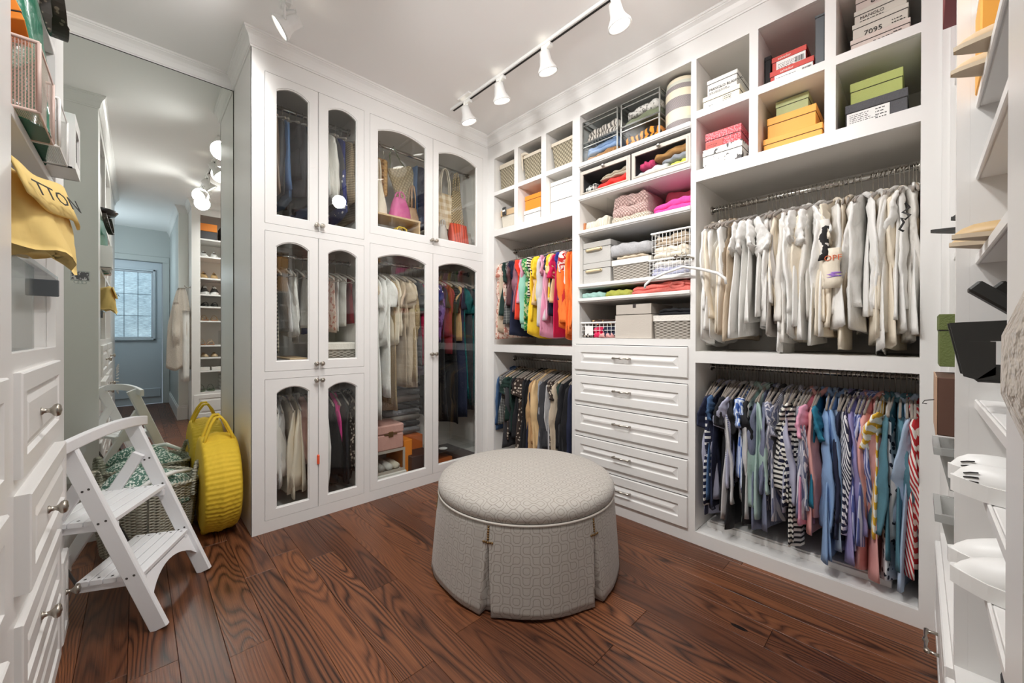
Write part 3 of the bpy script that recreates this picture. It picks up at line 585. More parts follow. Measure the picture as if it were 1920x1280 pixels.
# upper right rod: mostly whites
rg=random.Random(3); it=[]
for i,x in enumerate([1.795,1.812,1.828,1.845,1.862,1.88,1.90,1.918]): it.append((x,['blouse','shirt','blouse','tank','tank','blouse','tank','tank'][i],['white','cream','white','white','cream','white','taupe','beige'][i],[.76,.72,.74,.7,.72,.7,.74,.76][i],.21))
for x in(1.955,1.978,2.0): it.append((x,'tee','white',.74 if x<1.99 else .66,.205))
xs=[2.055+i*.0172 for i in range(20)]
kd=['tee','blouse','shirt','tank','blouse','shirt','sweater','tee','shirt','tee','blouse','tee','shirt','tee','sweater','jacket','tee','blouse','shirt','tank']
cl=['white','white','silver grey','white','cream','white','soft white','white','white','white','cream','white','soft white','white','white','cream','cream','white','cream','beige']
for i,x in enumerate(xs): it.append((x,kd[i],cl[i],rg.uniform(.58,.80),rg.uniform(.195,.225)))
for x,k,c,L in((2.405,'sweater','white',.62),(2.43,'blouse','white',.70),(2.468,'jacket','white',.66),(2.486,'shirt','cream',.74),(2.503,'blouse','white',.78),(2.52,'shirt','soft white',.72),(2.54,'shirt','cream',.76),(2.556,'blouse','white',.70),(2.57,'tee','white',.66),(2.584,'shirt','soft white',.74),(2.597,'tank','beige',.74),(2.607,'tank','white',.72)): it.append((x,k,c,L,.215))
hang(TB,-PI/2,.235,1.883,it,'the left on the upper right rod','hanger','white clothes on the upper right rod','taupe velvet hanger on the upper right rod of white clothes',11)
def near(prefix,x,z=None):
    return min((o for o in C.objects if o.parent is None and o.name.startswith(prefix) and o.get('group')=='white clothes on the upper right rod'),key=lambda o:abs(o.location.x-x))
def panel(par,x,y,z,w,h,m,nm,bend=.012):
    b=MB(); R=[]
    for i in range(7):
        t_=i/6; R.append([(-w/2+w*t_+.006*sin(k_*2),-.006-bend*sin(PI*t_),-h*k_/5) for k_ in range(6)])
    b.rings(R,cap=False,closed=False); me=b.mesh(nm,m,False); o=inst(nm,me,par); o.matrix_parent_inverse=(Matrix.Translation(par.location)@par.rotation_euler.to_matrix().to_4x4()).inverted(); o.location=(x,y,z); md=o.modifiers.new('s','SOLIDIFY'); md.thickness=.003; return o
p_=near('shirt',2.36); panel(p_,2.352,-.018,1.53,.062,.175,F['cream'],'printed_front'); o=panel(p_,2.356,-.0195,1.425,.05,.022,mat('blue_violet_print',(90,110,190),.7,0,'flo',(150,110,190),20),'print_patch')
o=text('OPF',.034,mat('burnt_orange_print',(204,92,44),.7),p_,(0,0,0),(PI/2,0,0)); o.matrix_parent_inverse=(Matrix.Translation(p_.location)@p_.rotation_euler.to_matrix().to_4x4()).inverted(); o.location=(2.326,-.038,1.475)
p_=near('shirt',2.31); panel(p_,2.325,-.02,1.66,.038,.18,mat('black_lace',(34,32,34),.8,0,'flo',(222,218,212),14,thr=.5),'lace_cuff')
p_=near('tshirt',2.57); b=MB(); b.tube([(0,0,0),(.012,-.004,-.02),(-.008,-.004,-.035),(.014,-.004,-.05),(0,-.004,-.065),(-.012,-.003,-.055),(-.004,-.002,-.075),(-.016,0,-.10),(-.004,0,-.11)],.004,6); me=b.mesh('painted_motif',ink,False); o=inst('painted_motif',me,p_); o.matrix_parent_inverse=(Matrix.Translation(p_.location)@p_.rotation_euler.to_matrix().to_4x4()).inverted(); o.location=(2.578,-.035,1.67)
it=[]
spec=[('sweater','navy and white striped',.74),('tee','navy',.80),('tee','denim blue',.70),('shirt','lilac grey',.78),('sweater','navy',.74),('tee','black',.66),('tee','black',.74),('blouse','fine blue striped',.60),('shirt','light grey',.78),('tee','lilac grey',.6),('dress','black',.82),('tee','blue and white striped',.54),('tee','blue and white striped',.6),('dress','black',.78),('shirt','light grey',.74),('shirt','pale green',.76),('shirt','pale green',.72),('shirt','wrinkled grey-blue',.80),('blouse','wrinkled grey-blue',.76),('shirt','charcoal',.6),('tee','grey striped',.68),('shirt','grey striped',.72),('sweater','black and white striped',.60),('sweater','lilac grey',.66),('tee','black and white striped',.8),('sweater','navy and white striped',.62),('dress','black and white striped',.82),('shirt','grey striped',.66),('blouse','grey striped',.68),('tee','dusty pink',.7),('shirt','pink',.72),('tee','teal',.6),('jacket','light blue',.80),('shirt','light blue',.82),('shirt','pale blue',.76),('shirt','navy',.7),('shirt','navy diagonal striped',.68),('shirt','lavender',.80),('shirt','lavender striped',.74),('shirt','lavender striped',.70),('shirt','pink',.82),('shirt','pink',.84),('tee','yellow striped',.66),('shirt','leopard print',.84),('shirt','teal denim',.74),('shirt','teal denim',.78),('shirt','pale blue',.84),('sweater','red and white striped',.78),('shirt','red and white striped',.76)]
xs=[1.795,1.81,1.825,1.84,1.858,1.872,1.888,1.90,1.917,1.93,1.945,1.962,1.978,1.996,2.01,2.03,2.045,2.065,2.085,2.10,2.115,2.132,2.150,2.168,2.183,2.20,2.215,2.232,2.247,2.262,2.277,2.29,2.318,2.345,2.365,2.385,2.402,2.42,2.437,2.455,2.472,2.49,2.508,2.527,2.545,2.562,2.58,2.594,2.606]
for x,(k,c,L) in zip(xs,spec): it.append((x,k,c,L,.212))
hang(TB,-PI/2,.235,.966,it,'the left on the lower right rod','hanger','blue and striped clothes on the lower right rod','taupe velvet hanger on the lower right rod of blue clothes',5)
it=[]
spec=[('blouse','rose floral',.66),('dress','rose floral',.78),('shirt','beige',.72),('blouse','rose floral',.74),('tee','dark green',.6),('tee','houndstooth',.66),('dress','plum brown',.5),('tee','navy',.76),('blouse','mauve',.56),('tee','coral red',.62),('tee','dusty pink',.5),('blouse','mint',.70),('tee','green floral',.72),('tee','green floral',.62),('tee','black and white striped',.44),('blouse','yellow',.74),('shirt','sand',.52),('tee','yellow',.48),('shirt','light grey',.68),('tee','dusty pink',.7),('blouse','dusty pink',.74),('tee','yellow floral',.5),('tee','navy',.6),('tee','sand',.52),('dress','magenta',.76),('tee','royal blue',.5),('blouse','orange',.70),('tee','red striped',.6),('blouse','orange',.76),('shirt','orange',.74)]
for i,(k,c,L) in enumerate(spec): it.append((.11+i*.0268,k,c,L,.225,'black' if i%3 else 'taupe'))
hang(TB,-PI/2,.245,1.90,it,'the corner on the upper rod beside the cubbies','hanger','colourful clothes on the upper corner rod','velvet hanger on the upper corner rod of colourful clothes',21)
it=[]
spec=[('cardigan','denim blue',.6),('tee','houndstooth',.56),('shirt','grey leopard',.7),('sweater','charcoal',.72),('tee','dark green',.5),('sweater','dark green',.6),('tee','black',.64),('sweater','black',.66),('tee','grey leopard',.76),('sweater','black',.74),('jacket','black',.76),('sweater','navy',.74),('sweater','camel',.76),('shirt','sand',.72),('sweater','grey',.62),('sweater','grey',.72),('sweater','charcoal',.76),('sweater','light grey',.7),('tee','grey leopard',.74),('sweater','beige',.72),('sweater','dark green',.76),('shirt','charcoal',.72),('sweater','black',.74),('jacket','black',.78),('jacket','navy',.76)]
for i,(k,c,L) in enumerate(spec): it.append((.115+i*.0322,k,c,L,.22,'wood' if i%9==2 else 'taupe'))
hang(TB,-PI/2,.245,.94,it,'the corner on the lower rod of dark knits','hanger','dark clothes on the lower corner rod','hanger on the lower corner rod of dark clothes',31)
# behind the glass
def ccol(y0,y1,w,spec,place,grp,hl,seed):
    n=len(spec); it=[(y0+(y1-y0)*i/(n-1),)+s_[:3]+((s_[3] if len(s_)>3 else .19),(s_[4] if len(s_)>4 else 'taupe')) for i,s_ in enumerate(spec)]
    hang(TA,0,.25,w,it,place,'hanger',grp,hl,seed,0)
ccol(-1.66,-1.12,2.61,[('jacket','tan fur',.5),('jacket','brown quilted',.62),('sweater','charcoal',.6),('jacket','denim blue',.62),('tee','black',.5),('jacket','charcoal',.64),('jacket','denim blue',.68),('jacket','denim blue',.66),('shirt','white',.55),('sweater','soft white',.58),('jacket','charcoal',.6),('blouse','blue print',.64),('shirt','tan checked',.56),('jacket','tan checked',.66)],'the mirror behind the top narrow doors','jackets behind the top narrow glass doors clothes','hanger behind the top narrow glass doors',41)
ccol(-1.665,-1.12,1.66,[('tank','sand',.4),('pants','black and cream checked',.58),('pants','black and cream checked',.62),('tank','light grey',.5),('blouse','white',.5),('pants','silver grey',.56),('tank','white',.46),('pants','royal blue',.5),('pants','tan checked',.5),('pants','white',.54),('pants','rose floral',.5),('pants','white',.48),('pants','soft white',.46),('pants','deep red',.44)],'the mirror behind the middle narrow doors','trousers and tops behind the middle narrow glass doors clothes','hanger behind the middle narrow glass doors',42)
ccol(-1.66,-1.13,.83,[('puffer','white quilted',.62,.2),('puffer','white quilted',.58,.2),('jacket','light grey',.60),('jacket','cream',.70,.21),('jacket','cream',.66,.2),('puffer','pale pink satin',.5),('puffer','brown quilted',.66,.2),('jacket','white quilted',.7,.2),('puffer','black',.66),('puffer','hot pink',.56,.16),('puffer','black',.68),('jacket','grey leopard',.6)],'the mirror behind the bottom narrow doors','coats behind the bottom narrow glass doors clothes','hanger behind the bottom narrow glass doors',43)
ccol(-1.04,-.10,1.70,[('blouse','white',.9),('dress','beige',1.0),('dress','white',1.15),('blouse','white',.62,.2),('dress','white',1.0,.2),('dress','gold sequinned',1.12),('blouse','cream',.6),('dress','taupe',.95),('tee','beige',.5),('dress','beige',.95),('blouse','gold sequinned',.9),('dress','charcoal',.8),('dress','magenta',.8),('blouse','lavender',.85),('dress','lavender striped',.8),('tee','blue print',.55,.2),('blouse','purple print',.6),('dress','black',1.25),('blouse','deep red',.55),('dress','deep red',.7),('dress','black',1.3),('tee','camel',.6),('dress','navy',1.25),('dress','teal sequinned',1.1),('dress','charcoal',1.2),('dress','teal sequinned',1.15)],'the middle post behind the tall wide doors','long clothes behind the tall wide glass doors','hanger behind the tall wide glass doors',44)
# ------------------------------------------------------------------ ottoman
ot=thing('ottoman','round light grey upholstered ottoman with kick-pleat skirt and nailhead trim','ottoman',(1.207,-.762,0))
om=ottomanmat(); n=120
prof=[(.425,.372),(.440,.380),(.4455,.395),(.4445,.412),(.435,.430),(.415,.443),(.37,.454),(.30,.462),(.2,.468),(.1,.471),(.02,.472)]
b=MB(); R=[];uv=[]
for rr,z in prof:
    R.append([(rr*cos(2*PI*j/n),rr*sin(2*PI*j/n),z) for j in range(n)])
    arc=rr+max(0,.43-z)*.9; uv+=[(arc*cos(2*PI*j/n),arc*sin(2*PI*j/n)) for j in range(n)]
b.rings(R,cap=True,uvs=uv); b.build('seat_cushion',om,ot)
MB().tube([(.4425*cos(2*PI*j/80),.4425*sin(2*PI*j/80),.3735) for j in range(80)],.0052,8,closed=True).build('piping',mat('piping_fabric',(196,190,182),.8),ot)
pl=[R_(a) for a in(-66,-5,55,114,174,234)]
th=[]
for a0 in pl:
    th+=[a0+d for d in(-.075,-.05,-.035,-.024,-.014,-.006,0,.006,.014,.024,.035,.05,.075)]
    k=13
    th+=[a0+.075+(R_(60)-.15)*i/k for i in range(1,k)]
b=MB(); R=[];uv=[]; nz=14
for i in range(nz+1):
    z=.372-.360*i/nz; t=i/nz; q=[]
    for a in th:
        d=min(((a-p+PI)%(2*PI)-PI for p in pl),key=abs); rr=.4415+(.470-.4415)*t**.8+.004*t*sin(a*9+1)
        if i>3:
            g=.004+.040*((i-3)/(nz-3))
            if abs(d)<g: rr-=.030*min(1,(g-abs(d))/.008)
            elif abs(d)<g+.05: rr+=.006*t
        q.append((rr*cos(a),rr*sin(a),z+(.004*sin(a*7) if i==nz else 0))); uv.append((a*.455,z))
    R.append(q)
b.rings(R,cap=False,uvs=uv); o=b.build('skirt',om,ot); md=o.modifiers.new('s','SOLIDIFY'); md.thickness=.003
brass=mat('antique_brass',(150,122,84),.35,1); nb=MB(); nb.lathe([(.0055,0),(.005,.0025),(.0025,.0042),(.0005,.0045)],n=8,axis='x'); nm_=nb.mesh('nailhead',brass)
for a in pl:
    P=[(0,.368-k*.0098) for k in range(1,7)]+[(k*.0098,.296) for k in(-2,-1,1,2)]+[(0,.294)]
    for du,z in P: inst('nailhead',nm_,ot,((.4415+.0285*((.372-z)/.36)**.8+.001)*cos(a+du/.445),(.4415+.0285*((.372-z)/.36)**.8+.001)*sin(a+du/.445),z),(0,0,a))
for a in range(4): MB().lathe([(.022,0),(.022,.02)],.32*cos(a*PI/2+.6),.32*sin(a*PI/2+.6),0,12).build('foot',mat('dark_wood',(52,34,26),.5),ot)
MB().lathe([(.40,.02),(.415,.372)],n=40).build('inner_frame',mat('dust_cover',(60,56,54),.9),ot)
# ------------------------------------------------------------------ step stool
lw=mat('white_enamel_wood',(233,234,236),.38,bump=(50,.03)); F1=Vector((.566,-2.151,0)); WD=Vector((-.899,.438,0)); FD=Vector((.438,.899,0)); UP=Vector((0,0,1))
ls=wthing('step_stool','white wooden two-step folding stool standing in front of the mirror','step stool',(.35,-2.15,0))
def beam(p0,p1,wd,w,td,t,name,par,c=.003,m=lw):
    p0,p1,wd,td=Vector(p0),Vector(p1),Vector(wd).normalized(),Vector(td).normalized(); w/=2;t/=2
    sec=[(-w+c,-t),(w-c,-t),(w,-t+c),(w,t-c),(w-c,t),(-w+c,t),(-w,t-c),(-w,-t+c)]
    b=MB(); b.rings([[tuple(p+wd*a+td*d) for a,d in sec] for p in(p0,p1)],sm=False); return b.build(name,m,par)
LEN=.3916; lean=.385
for s_ in(0,LEN):
    foot=F1+WD*s_; top=foot-FD*lean*.755+UP*.755; ax=(top-foot).normalized(); pd=ax.cross(WD).normalized()
    beam(foot-FD*.0+UP*.004,top,pd,.058,WD,.022,'front_leg',ls,.004)
    pv=foot-FD*(lean*.60+.012)+UP*.60; so=WD*(.024 if s_==0 else -.024); rf=foot-FD*.58+so; beam(rf,pv+so,(pv-rf).cross(WD),.045,WD,.02,'rear_leg',ls)
    sc=MB()
    for z,off in((.225,.012),(.225,-.012),(.445,.012),(.445,-.012),(.57,.01),(.57,-.01),(.73,0)):
        c0=foot-FD*lean*z+UP*z+pd*off-WD*(.0115 if s_==0 else .0115)*(1)
        sc.add([tuple(c0+(FD*cos(a*PI/4)+UP*sin(a*PI/4))*.0045-WD*.0004) for a in range(8)],[tuple(range(8))])
    sc.build('screw_heads',mat('screw_steel',(96,94,92),.4,1),ls)
for z,dep,nm in((.22,.205,'lower_tread'),(.445,.235,'upper_tread')):
    f0=F1-FD*(lean*z-.025)+UP*z; tr=None; k=5; sw=dep/k
    for i in range(k):
        a=f0-FD*(sw*(i+.5))+WD*.012; e=a+WD*(LEN-.024); p_=ls
        beam(a-UP*.009,e-UP*.009,FD,sw-.004,UP,.018,'slat',ls,.002)
    for s_ in(.030,LEN-.030): beam(f0+WD*s_-UP*.032,f0+WD*s_-FD*dep-UP*.032,UP,.028,WD,.018,'tread_rail',ls)
    b=MB()
    for i in range(k):
        for s_ in(.03,LEN-.03):
            c0=f0-FD*(sw*(i+.5))+WD*s_+UP*.0004; b.add([tuple(c0+(FD*cos(a*PI/4)+WD*sin(a*PI/4))*.005) for a in range(8)],[tuple(range(8))])
    b.build('screw_heads',MATS['screw_steel'],ls)
# arched apron below the lower tread, curved top rail
z=.19; b=MB(); k=12; base=F1-FD*(lean*z)+FD*.004
prt=[]; 
for i in range(k+1):
    t=i/k; top_=.195; bot=.10+.06*math.sin(PI*t)**.7*1.25
    for d in(0,-.02): pass
    prt.append([tuple(F1+WD*(.011+(LEN-.022)*t)-FD*(lean*zz-dd)+UP*zz) for zz,dd in((top_,.012),(top_,-.008),(bot,-.008),(bot,.012))])
b.rings(prt,sm=False); b.build('arched_apron',lw,ls)
prt=[]; k=16
for i in range(k+1):
    t=-.19+1.36*i/k; zz=.735+.028*(1-((t-.5)/.68)**2)-.0; c0=F1+WD*LEN*t-FD*(lean*.745-.022-.02*(1-((t-.5)/.68)**2))+UP*zz
    prt.append([tuple(c0+FD*a+UP*d) for a,d in((-.009,-.022),(.009,-.022),(.011,-.018),(.011,.018),(.009,.022),(-.009,.022),(-.011,.018),(-.011,-.018))])
b=MB(); b.rings(prt,sm=False); b.build('top_rail',lw,ls)
b=MB(); prt=[]
for i in range(13):
    t=i/12; zz=.15; prt.append([tuple(F1+WD*(.03+(LEN-.06)*t)-FD*(.58-.6*zz+dd)+UP*(zz+d+.05*sin(PI*t)*(0 if d>0 else 1)*.8)) for dd,d in((-.01,-.045),(.01,-.045),(.01,.03),(-.01,.03))])
b.rings(prt,sm=False); b.build('rear_stretcher',lw,ls)
for s_ in(.035,LEN-.035):
    a=F1+WD*s_-FD*(lean*.445-.02+.215)+UP*.41; e=F1+WD*s_-FD*(lean*.22-.02+.20)+UP*.185; beam(a,e,FD,.012,WD,.004,'metal_brace',ls,.001,MATS['screw_steel'])
# ------------------------------------------------------------------ basket, cloth, yellow bag
def blob(rx,ry,h,m,name,par,seed,n=36,rows=14,rough=.12,pinch=1.0,loc=None):
    rg=random.Random(seed); P=[(rg.uniform(2,5),rg.uniform(0,6),rg.uniform(2,6)) for _ in range(4)]; R=[]
    for i in range(rows+1):
        t=i/rows; q=[]
        for j in range(n):
            a=2*PI*j/n; w=1+rough*sum(sin(p[0]*a//1*0+int(p[0])*a+p[1]+t*p[2]) for p in P)*.5; rr=(1-t**2.6)**.5*pinch if t<1 else .01
            q.append((rx*rr*w*cos(a),ry*rr*w*sin(a),h*t*(1+rough*.5*sin(2*a+P[0][1]))))
        R.append(q)
    b=MB(); b.rings(R); return b.build(name,m,par,loc)
sg=mat('seagrass',(206,204,188),.85,0,'weave',(140,138,122),24,thr=1.4); bk=thing('woven_basket','large grey-green woven floor basket behind the white step stool','basket',(-.33,-2.17,0))
b=MB(); R=[];uv=[]; nn=160; rows=44
for i in range(rows+1):
    t=i/rows; z=.005+.325*t; q=[]
    for j in range(nn):
        a=2*PI*j/nn; ex=.165+.045*t; ey=.185+.035*t; d=.0035*(1 if (i%2==0) else -1)*sin(a*40)+.0015*((i%2)*2-1)
        q.append(((ex+d)*cos(a),(ey+d)*sin(a),z+.012*t*cos(a*2))); uv.append((a*.2,z))
    R.append(q)
b.rings(R,cap=False,uvs=uv); b.add(R[0],[tuple(range(nn))]); o=b.build('basket_body',sg,bk,recalc=False); md=o.modifiers.new('s','SOLIDIFY'); md.thickness=.006
b=MB(); 
for ph in(0,PI): b.tube([((.212+.006*cos(a*30+ph))*cos(a),(.222+.006*cos(a*30+ph))*sin(a),.335+.012*cos(a*2)+.006*sin(a*30+ph)) for a in [2*PI*j/180 for j in range(180)]],.007,6,closed=True)
b.build('braided_rim',sg,bk)
for a0 in(R_(70),R_(250)):
    b=MB()
    for ph in(0,PI): b.tube([((.213+.008*cos(t*40+ph))*cos(a0+.28*cos(t)*(1 if sin(t)>=0 else 1)),(.224+.008*cos(t*40+ph))*sin(a0+.28*cos(t)),.25+.17*sin(t)+.0) for t in [PI*k/40 for k in range(41)]],.008,6)
    b.build('handle',sg,bk)
gf=mat('green_white_floral',(84,124,110),.85,0,'flo',(226,234,228),90,thr=.53,bump=(30,.4)); wf=mat('white_lining_cloth',(236,238,236),.85,bump=(30,.4))
cl=thing('folded_cloth','bundle of green and white floral fabric filling the woven basket','fabric',(-.33,-2.17,.22))
blob(.185,.195,.17,gf,'cloth_bundle',cl,5,rough=.10); blob(.10,.12,.09,gf,'cloth_fold',cl,8,loc=(.05,-.05,.12),rough=.25)
b=MB(); b.tube([(.19,-.08,.11),(.17,.02,.17),(.14,.1,.18),(.05,.17,.15)],[.01,.014,.012,.01],6).build('cloth_hem',wf,cl)
ym=mat('yellow_raffia',(232,196,52),.75,var=.35); yb=thing('straw_bag','round chunky yellow straw bag standing against the glass cabinet','bag',(-.27,-1.872,0))
RY=.262; tY=.165; b=MB(); R=[]; nn=240
def yd(a,s_): return .0045*abs(sin(a*26))
pr=[(.02,0),(.06,0),(.1,0),(.14,0),(.18,0),(.22,0),(.25,0)]+[(RY,tY*(i+.5)/14) for i in range(14)]+[(.25,1),(.22,1),(.18,1),(.14,1),(.1,1),(.06,1),(.02,1)]
for k,(rr,yy) in enumerate(pr):
    q=[]
    for j in range(nn):
        a=2*PI*j/nn; rim=rr==RY; y=yy if rim else yy*tY
        bulge=.012*sin(PI*y/tY) if rim else 0; d=(.0055*abs(sin(a*32))+.003*sin(y*220+(int(a*32/PI)%2)*PI)+bulge) if rim else 0
        if rim and abs(y-tY*.5)<.012: d+=.004
        q.append(((rr+d)*cos(a),y-tY/2+(0 if rim else (-.006 if yy==0 else .006)*(k%2)),(rr+d)*sin(a)+.02+RY))
    R.append(q)
b.rings(R); b.build('bag_body',ym,yb,recalc=False)
for xx in(-.05,.06):
    b=MB()
    for s_ in(-.006,.006): b.tube([(xx+s_+.02,-.075,.50),(xx+s_+.02,-.062,.56),(xx+s_,-.035,.63),(xx+s_-.01,-.012,.665),(xx+s_-.01,.012,.665),(xx+s_,.035,.63),(xx+s_+.02,.062,.56),(xx+s_+.02,.075,.50)],.0075,8)
    b.build('handle',ym,yb)
for yy in(-.06,0,.06): MB().lathe([(.018,0),(.022,.012),(.018,.03)],.03,yy,0,10).build('foot',ym,yb)
# ------------------------------------------------------------------ boxes, bins and folded things
def shoebox(nm,label,x,y,z,w,d,h,mb,ml,rz=0,lh=None,grp=None,cat='box',par_cb=None):
    t=thing(nm,label,cat,(x+w/2,y,z),rz,grp); lh=lh or h*.3; w/=2
    MB().box(-w+.002,w-.002,.002,d-.002,0,h-.004,.0015).build('box_body',mb,t); MB().box(-w,w,0,d,h-lh,h,.0015).build('lid',ml,t)
    MB().box(-w+.001,w-.001,.0012,d-.001,h-lh-.0025,h-lh+.001).build('lid_shadow_strip',darkgap,t)  # solid dark strip in place of the shadow under the lid
    if par_cb: par_cb(t,w,h)
    return t
def plate(t,x0,x1,z0,z1,m,y=-.0006,nm='paper_label'): return MB().box(x0,x1,y,.001,z0,z1).build(nm,m,t)
def prints(t,x,z,w,h,seed,y=-.0012,rows=4,m=ink):
    rg=random.Random(seed); b=MB(); rh=h/rows
    for i in range(rows):
        xx=x
        while xx<x+w*rg.uniform(.6,1):
            l=rg.uniform(.003,.012); b.box(xx,min(xx+l,x+w),y,y+.0004,z+h-rh*(i+.7),z+h-rh*(i+.42)); xx+=l+.003
    o=b.build('small_print',m,t); return o
def barcode(t,x,z,w,h,seed,y=-.0012):
    rg=random.Random(seed); b=MB(); xx=x
    while xx<x+w: l=rg.uniform(.0006,.0022); b.box(xx,xx+l,y,y+.0004,z,z+h); xx+=l+rg.uniform(.0008,.0018)
    return b.build('barcode',ink,t)
card=mat('white_card',(228,226,221),.6); paper=mat('label_paper',(236,236,234),.7); ivory=mat('ivory_card',(236,228,208),.6)
redc=mat('red_card',(206,78,70),.55); deepred=mat('patterned_red_card',(190,40,52),.55,0,'flo',(226,130,138),150,thr=.5); orng=mat('orange_card',(238,140,40),.55); amber=mat('amber_card',(240,172,72),.55)
sage=mat('sage_card',(182,192,142),.65,bump=(200,.3)); sage2=mat('green_card',(176,186,108),.65,bump=(200,.3)); charc=mat('charcoal_card',(84,84,88),.7,bump=(200,.4)); floral=mat('monochrome_print_card',(232,230,224),.55,0,'flo',(70,66,66),22,thr=.58)
greyc=mat('grey_card',(206,200,190),.6); pinkc=mat('pale_pink_card',(206,192,184),.6); blackc=mat('black_card',(30,28,30),.5)
Z1,Z2=2.377,2.0525
def cb1(t,w,h):
    text('MANOLO BLAHNIK',.019,ink,t,(-w+.012,-.0006,.028),(PI/2,0,0)); prints(t,-w+.012,.008,.11,.014,3,y=-.0008,rows=2)
shoebox('shoe_box','white shoebox with black lettering, upper of two in the leftmost top cubby',1.80,.06,Z1+.083,.152,.30,.09,card,card,par_cb=cb1,lh=.022)
shoebox('shoe_box','ivory shoebox, lower of two in the leftmost top cubby',1.783,.045,Z1,.185,.32,.082,ivory,ivory,lh=.025,par_cb=lambda t,w,h:(prints(t,.01,.02,.05,.03,4,y=-.0008,rows=3),prints(t,-.06,.02,.02,.012,5,y=-.0008,rows=1)))
def cbr(t,w,h):
    plate(t,-w+.02,w-.004,.003,h-.028,paper); prints(t,-w+.028,.010,w*1.1,.03,int(h*999)); barcode(t,w-.045,.014,.036,.026,7); o=text('salvador',.016,card,t,(-.045,-.0006,h-.020),(PI/2,0,0),'script_lettering')
shoebox('shoe_box','coral red shoebox with white end label, upper of the red pair',2.10,.085,Z1+.080,.142,.28,.080,redc,redc,par_cb=cbr,lh=.026); shoebox('shoe_box','coral red shoebox with white end label, lower of the red pair',2.098,.06,Z1,.176,.30,.079,redc,redc,par_cb=cbr,lh=.026)
shoebox('shoe_box','black upright box standing left of the coral red shoeboxes',2.066,.10,Z1,.028,.26,.19,blackc,blackc,lh=.02)
shoebox('box_file','dark grey tall upright box file right of the coral red shoeboxes',2.283,.015,Z1,.036,.30,.225,mat('slate_card',(86,90,94),.5),MATS['slate_card'],lh=.01)
def num(s_,x,sz=.03): return lambda t,w,h:(text(s_,sz,ink,t,(x,-.0006,.012),(PI/2,0,0),'number_lettering'),prints(t,w-.05,.014,.04,.025,len(s_)+3,y=-.0008,rows=2))
for k,(y_,w_,h_,m_,lb,cb) in enumerate(((.05,.186,.066,pinkc,'pale pink-grey shoebox numbered 20970, bottom of the rightmost top stack',num('20970',-.02,.026)),(.075,.176,.078,greyc,'light grey shoebox numbered 7095, second from the bottom of the top right stack',num('7095',-.05,.030)),(.095,.168,.066,greyc,'light grey shoebox with black lettering, third from bottom of the top right stack',lambda t,w,h:(text('MANOLO',.018,ink,t,(-w+.02,-.0006,.022),(PI/2,0,0)),prints(t,-w+.02,.008,.09,.01,9,y=-.0008,rows=1))),(.10,.160,.055,pinkc,'pinkish grey shoebox on top of the rightmost top stack',num('88',-.03)))):
    shoebox('shoe_box',lb,2.403+k*.004,y_,Z1+(0,.067,.146,.213)[k],w_,.30,h_,m_,m_,par_cb=cb,lh=.02)
def cbf(t,w,h): plate(t,-w+.002,0,.004,h-.05,redc); prints(t,-w+.01,.012,.06,.018,12,rows=2)
shoebox('shoe_box','red patterned shoebox on top of the black and white printed box',1.793,.06,Z2+.115,.178,.28,.092,deepred,deepred,.03,par_cb=cbf,lh=.04)
shoebox('shoe_box','black and white printed box under the red patterned shoebox',1.785,.04,Z2,.196,.32,.113,floral,floral,lh=.035)
shoebox('shoe_box','small sage green box on top of the amber orange boxes',2.11,.12,Z2+.187,.135,.22,.088,sage,sage,lh=.03)
shoebox('shoe_box','amber orange box, upper one beneath the small sage box',2.082,.08,Z2+.076,.198,.30,.110,amber,amber,lh=.035); shoebox('shoe_box','amber orange wide flat box, lowest under the sage box',2.072,.05,Z2,.236,.33,.075,amber,amber,-.02,lh=.028)
shoebox('shoe_box','yellow-green shoebox on top of the charcoal shoebox',2.40,.08,Z2+.108,.168,.27,.107,sage2,sage2,lh=.038)
def cbc(t,w,h): plate(t,-w+.006,w*.45,.002,h-.04,paper); prints(t,-w+.015,.02,.09,.04,15,rows=5); prints(t,.0,.012,.035,.05,16,rows=4); plate(t,-.035,-.018,.006,.014,mat('green_print',(96,128,92),.6),-.0014,'green_mark')
shoebox('shoe_box','charcoal shoebox with large white label under the yellow-green box',2.388,.04,Z2,.195,.33,.106,charc,charc,par_cb=cbc,lh=.036)
# corner cubbies
braid=mat('braided_rope',(184,174,150),.85,0,'diam',(98,90,72),17); liner=mat('canvas_liner',(216,206,188),.9,bump=(200,.3))
def tub(nm,label,x,y,z,w,d,h,m,ml,taper=.03,band=.03,grp=None,cat='basket',rim=True):
    t=thing(nm,label,cat,(x+w/2,y,z),0,grp); a=w/2
    b=MB(); 
    def ring(k,zz,c=.012):
        q=[(-a+k+c,k),(a-k-c,k),(a-k,k+c),(a-k,d-k-c),(a-k-c,d-k),(-a+k+c,d-k),(-a+k,d-k-c),(-a+k,k+c)]; return [(p[0],p[1],zz) for p in q]
    Rr=[ring(taper*(1-i/6),h*i/6) for i in range(7)]
    uv=[(p[0]+p[1],p[2]) for q in Rr for p in q]; b.rings(Rr,cap=False,sm=False,uvs=uv); b.add(Rr[0],[tuple(range(8))]); o=b.build('basket_body',m,t,recalc=False); md=o.modifiers.new('s','SOLIDIFY'); md.thickness=.006
    b=MB(); n_=ring(-.003,h-band)+ring(-.004,h+.002)+ring(.006,h+.002)+ring(.006,h-.02)
    b.rings([n_[0:8],n_[8:16],n_[16:24],n_[24:32]],cap=False,sm=False); b.build('cloth_rim',ml,t)
    return t
G='braided rope baskets in the corner cubbies'
tub('rope_basket','braided rope basket with canvas rim in the top cubby nearest the corner',.095,.05,Z1-.006,.19,.30,.235,braid,liner,.008,.035,G)
t=tub('rope_basket','braided rope basket with a knotted cloth at its rim, middle top cubby',.375,.05,Z1-.006,.205,.30,.222,braid,liner,.018,.022,G)
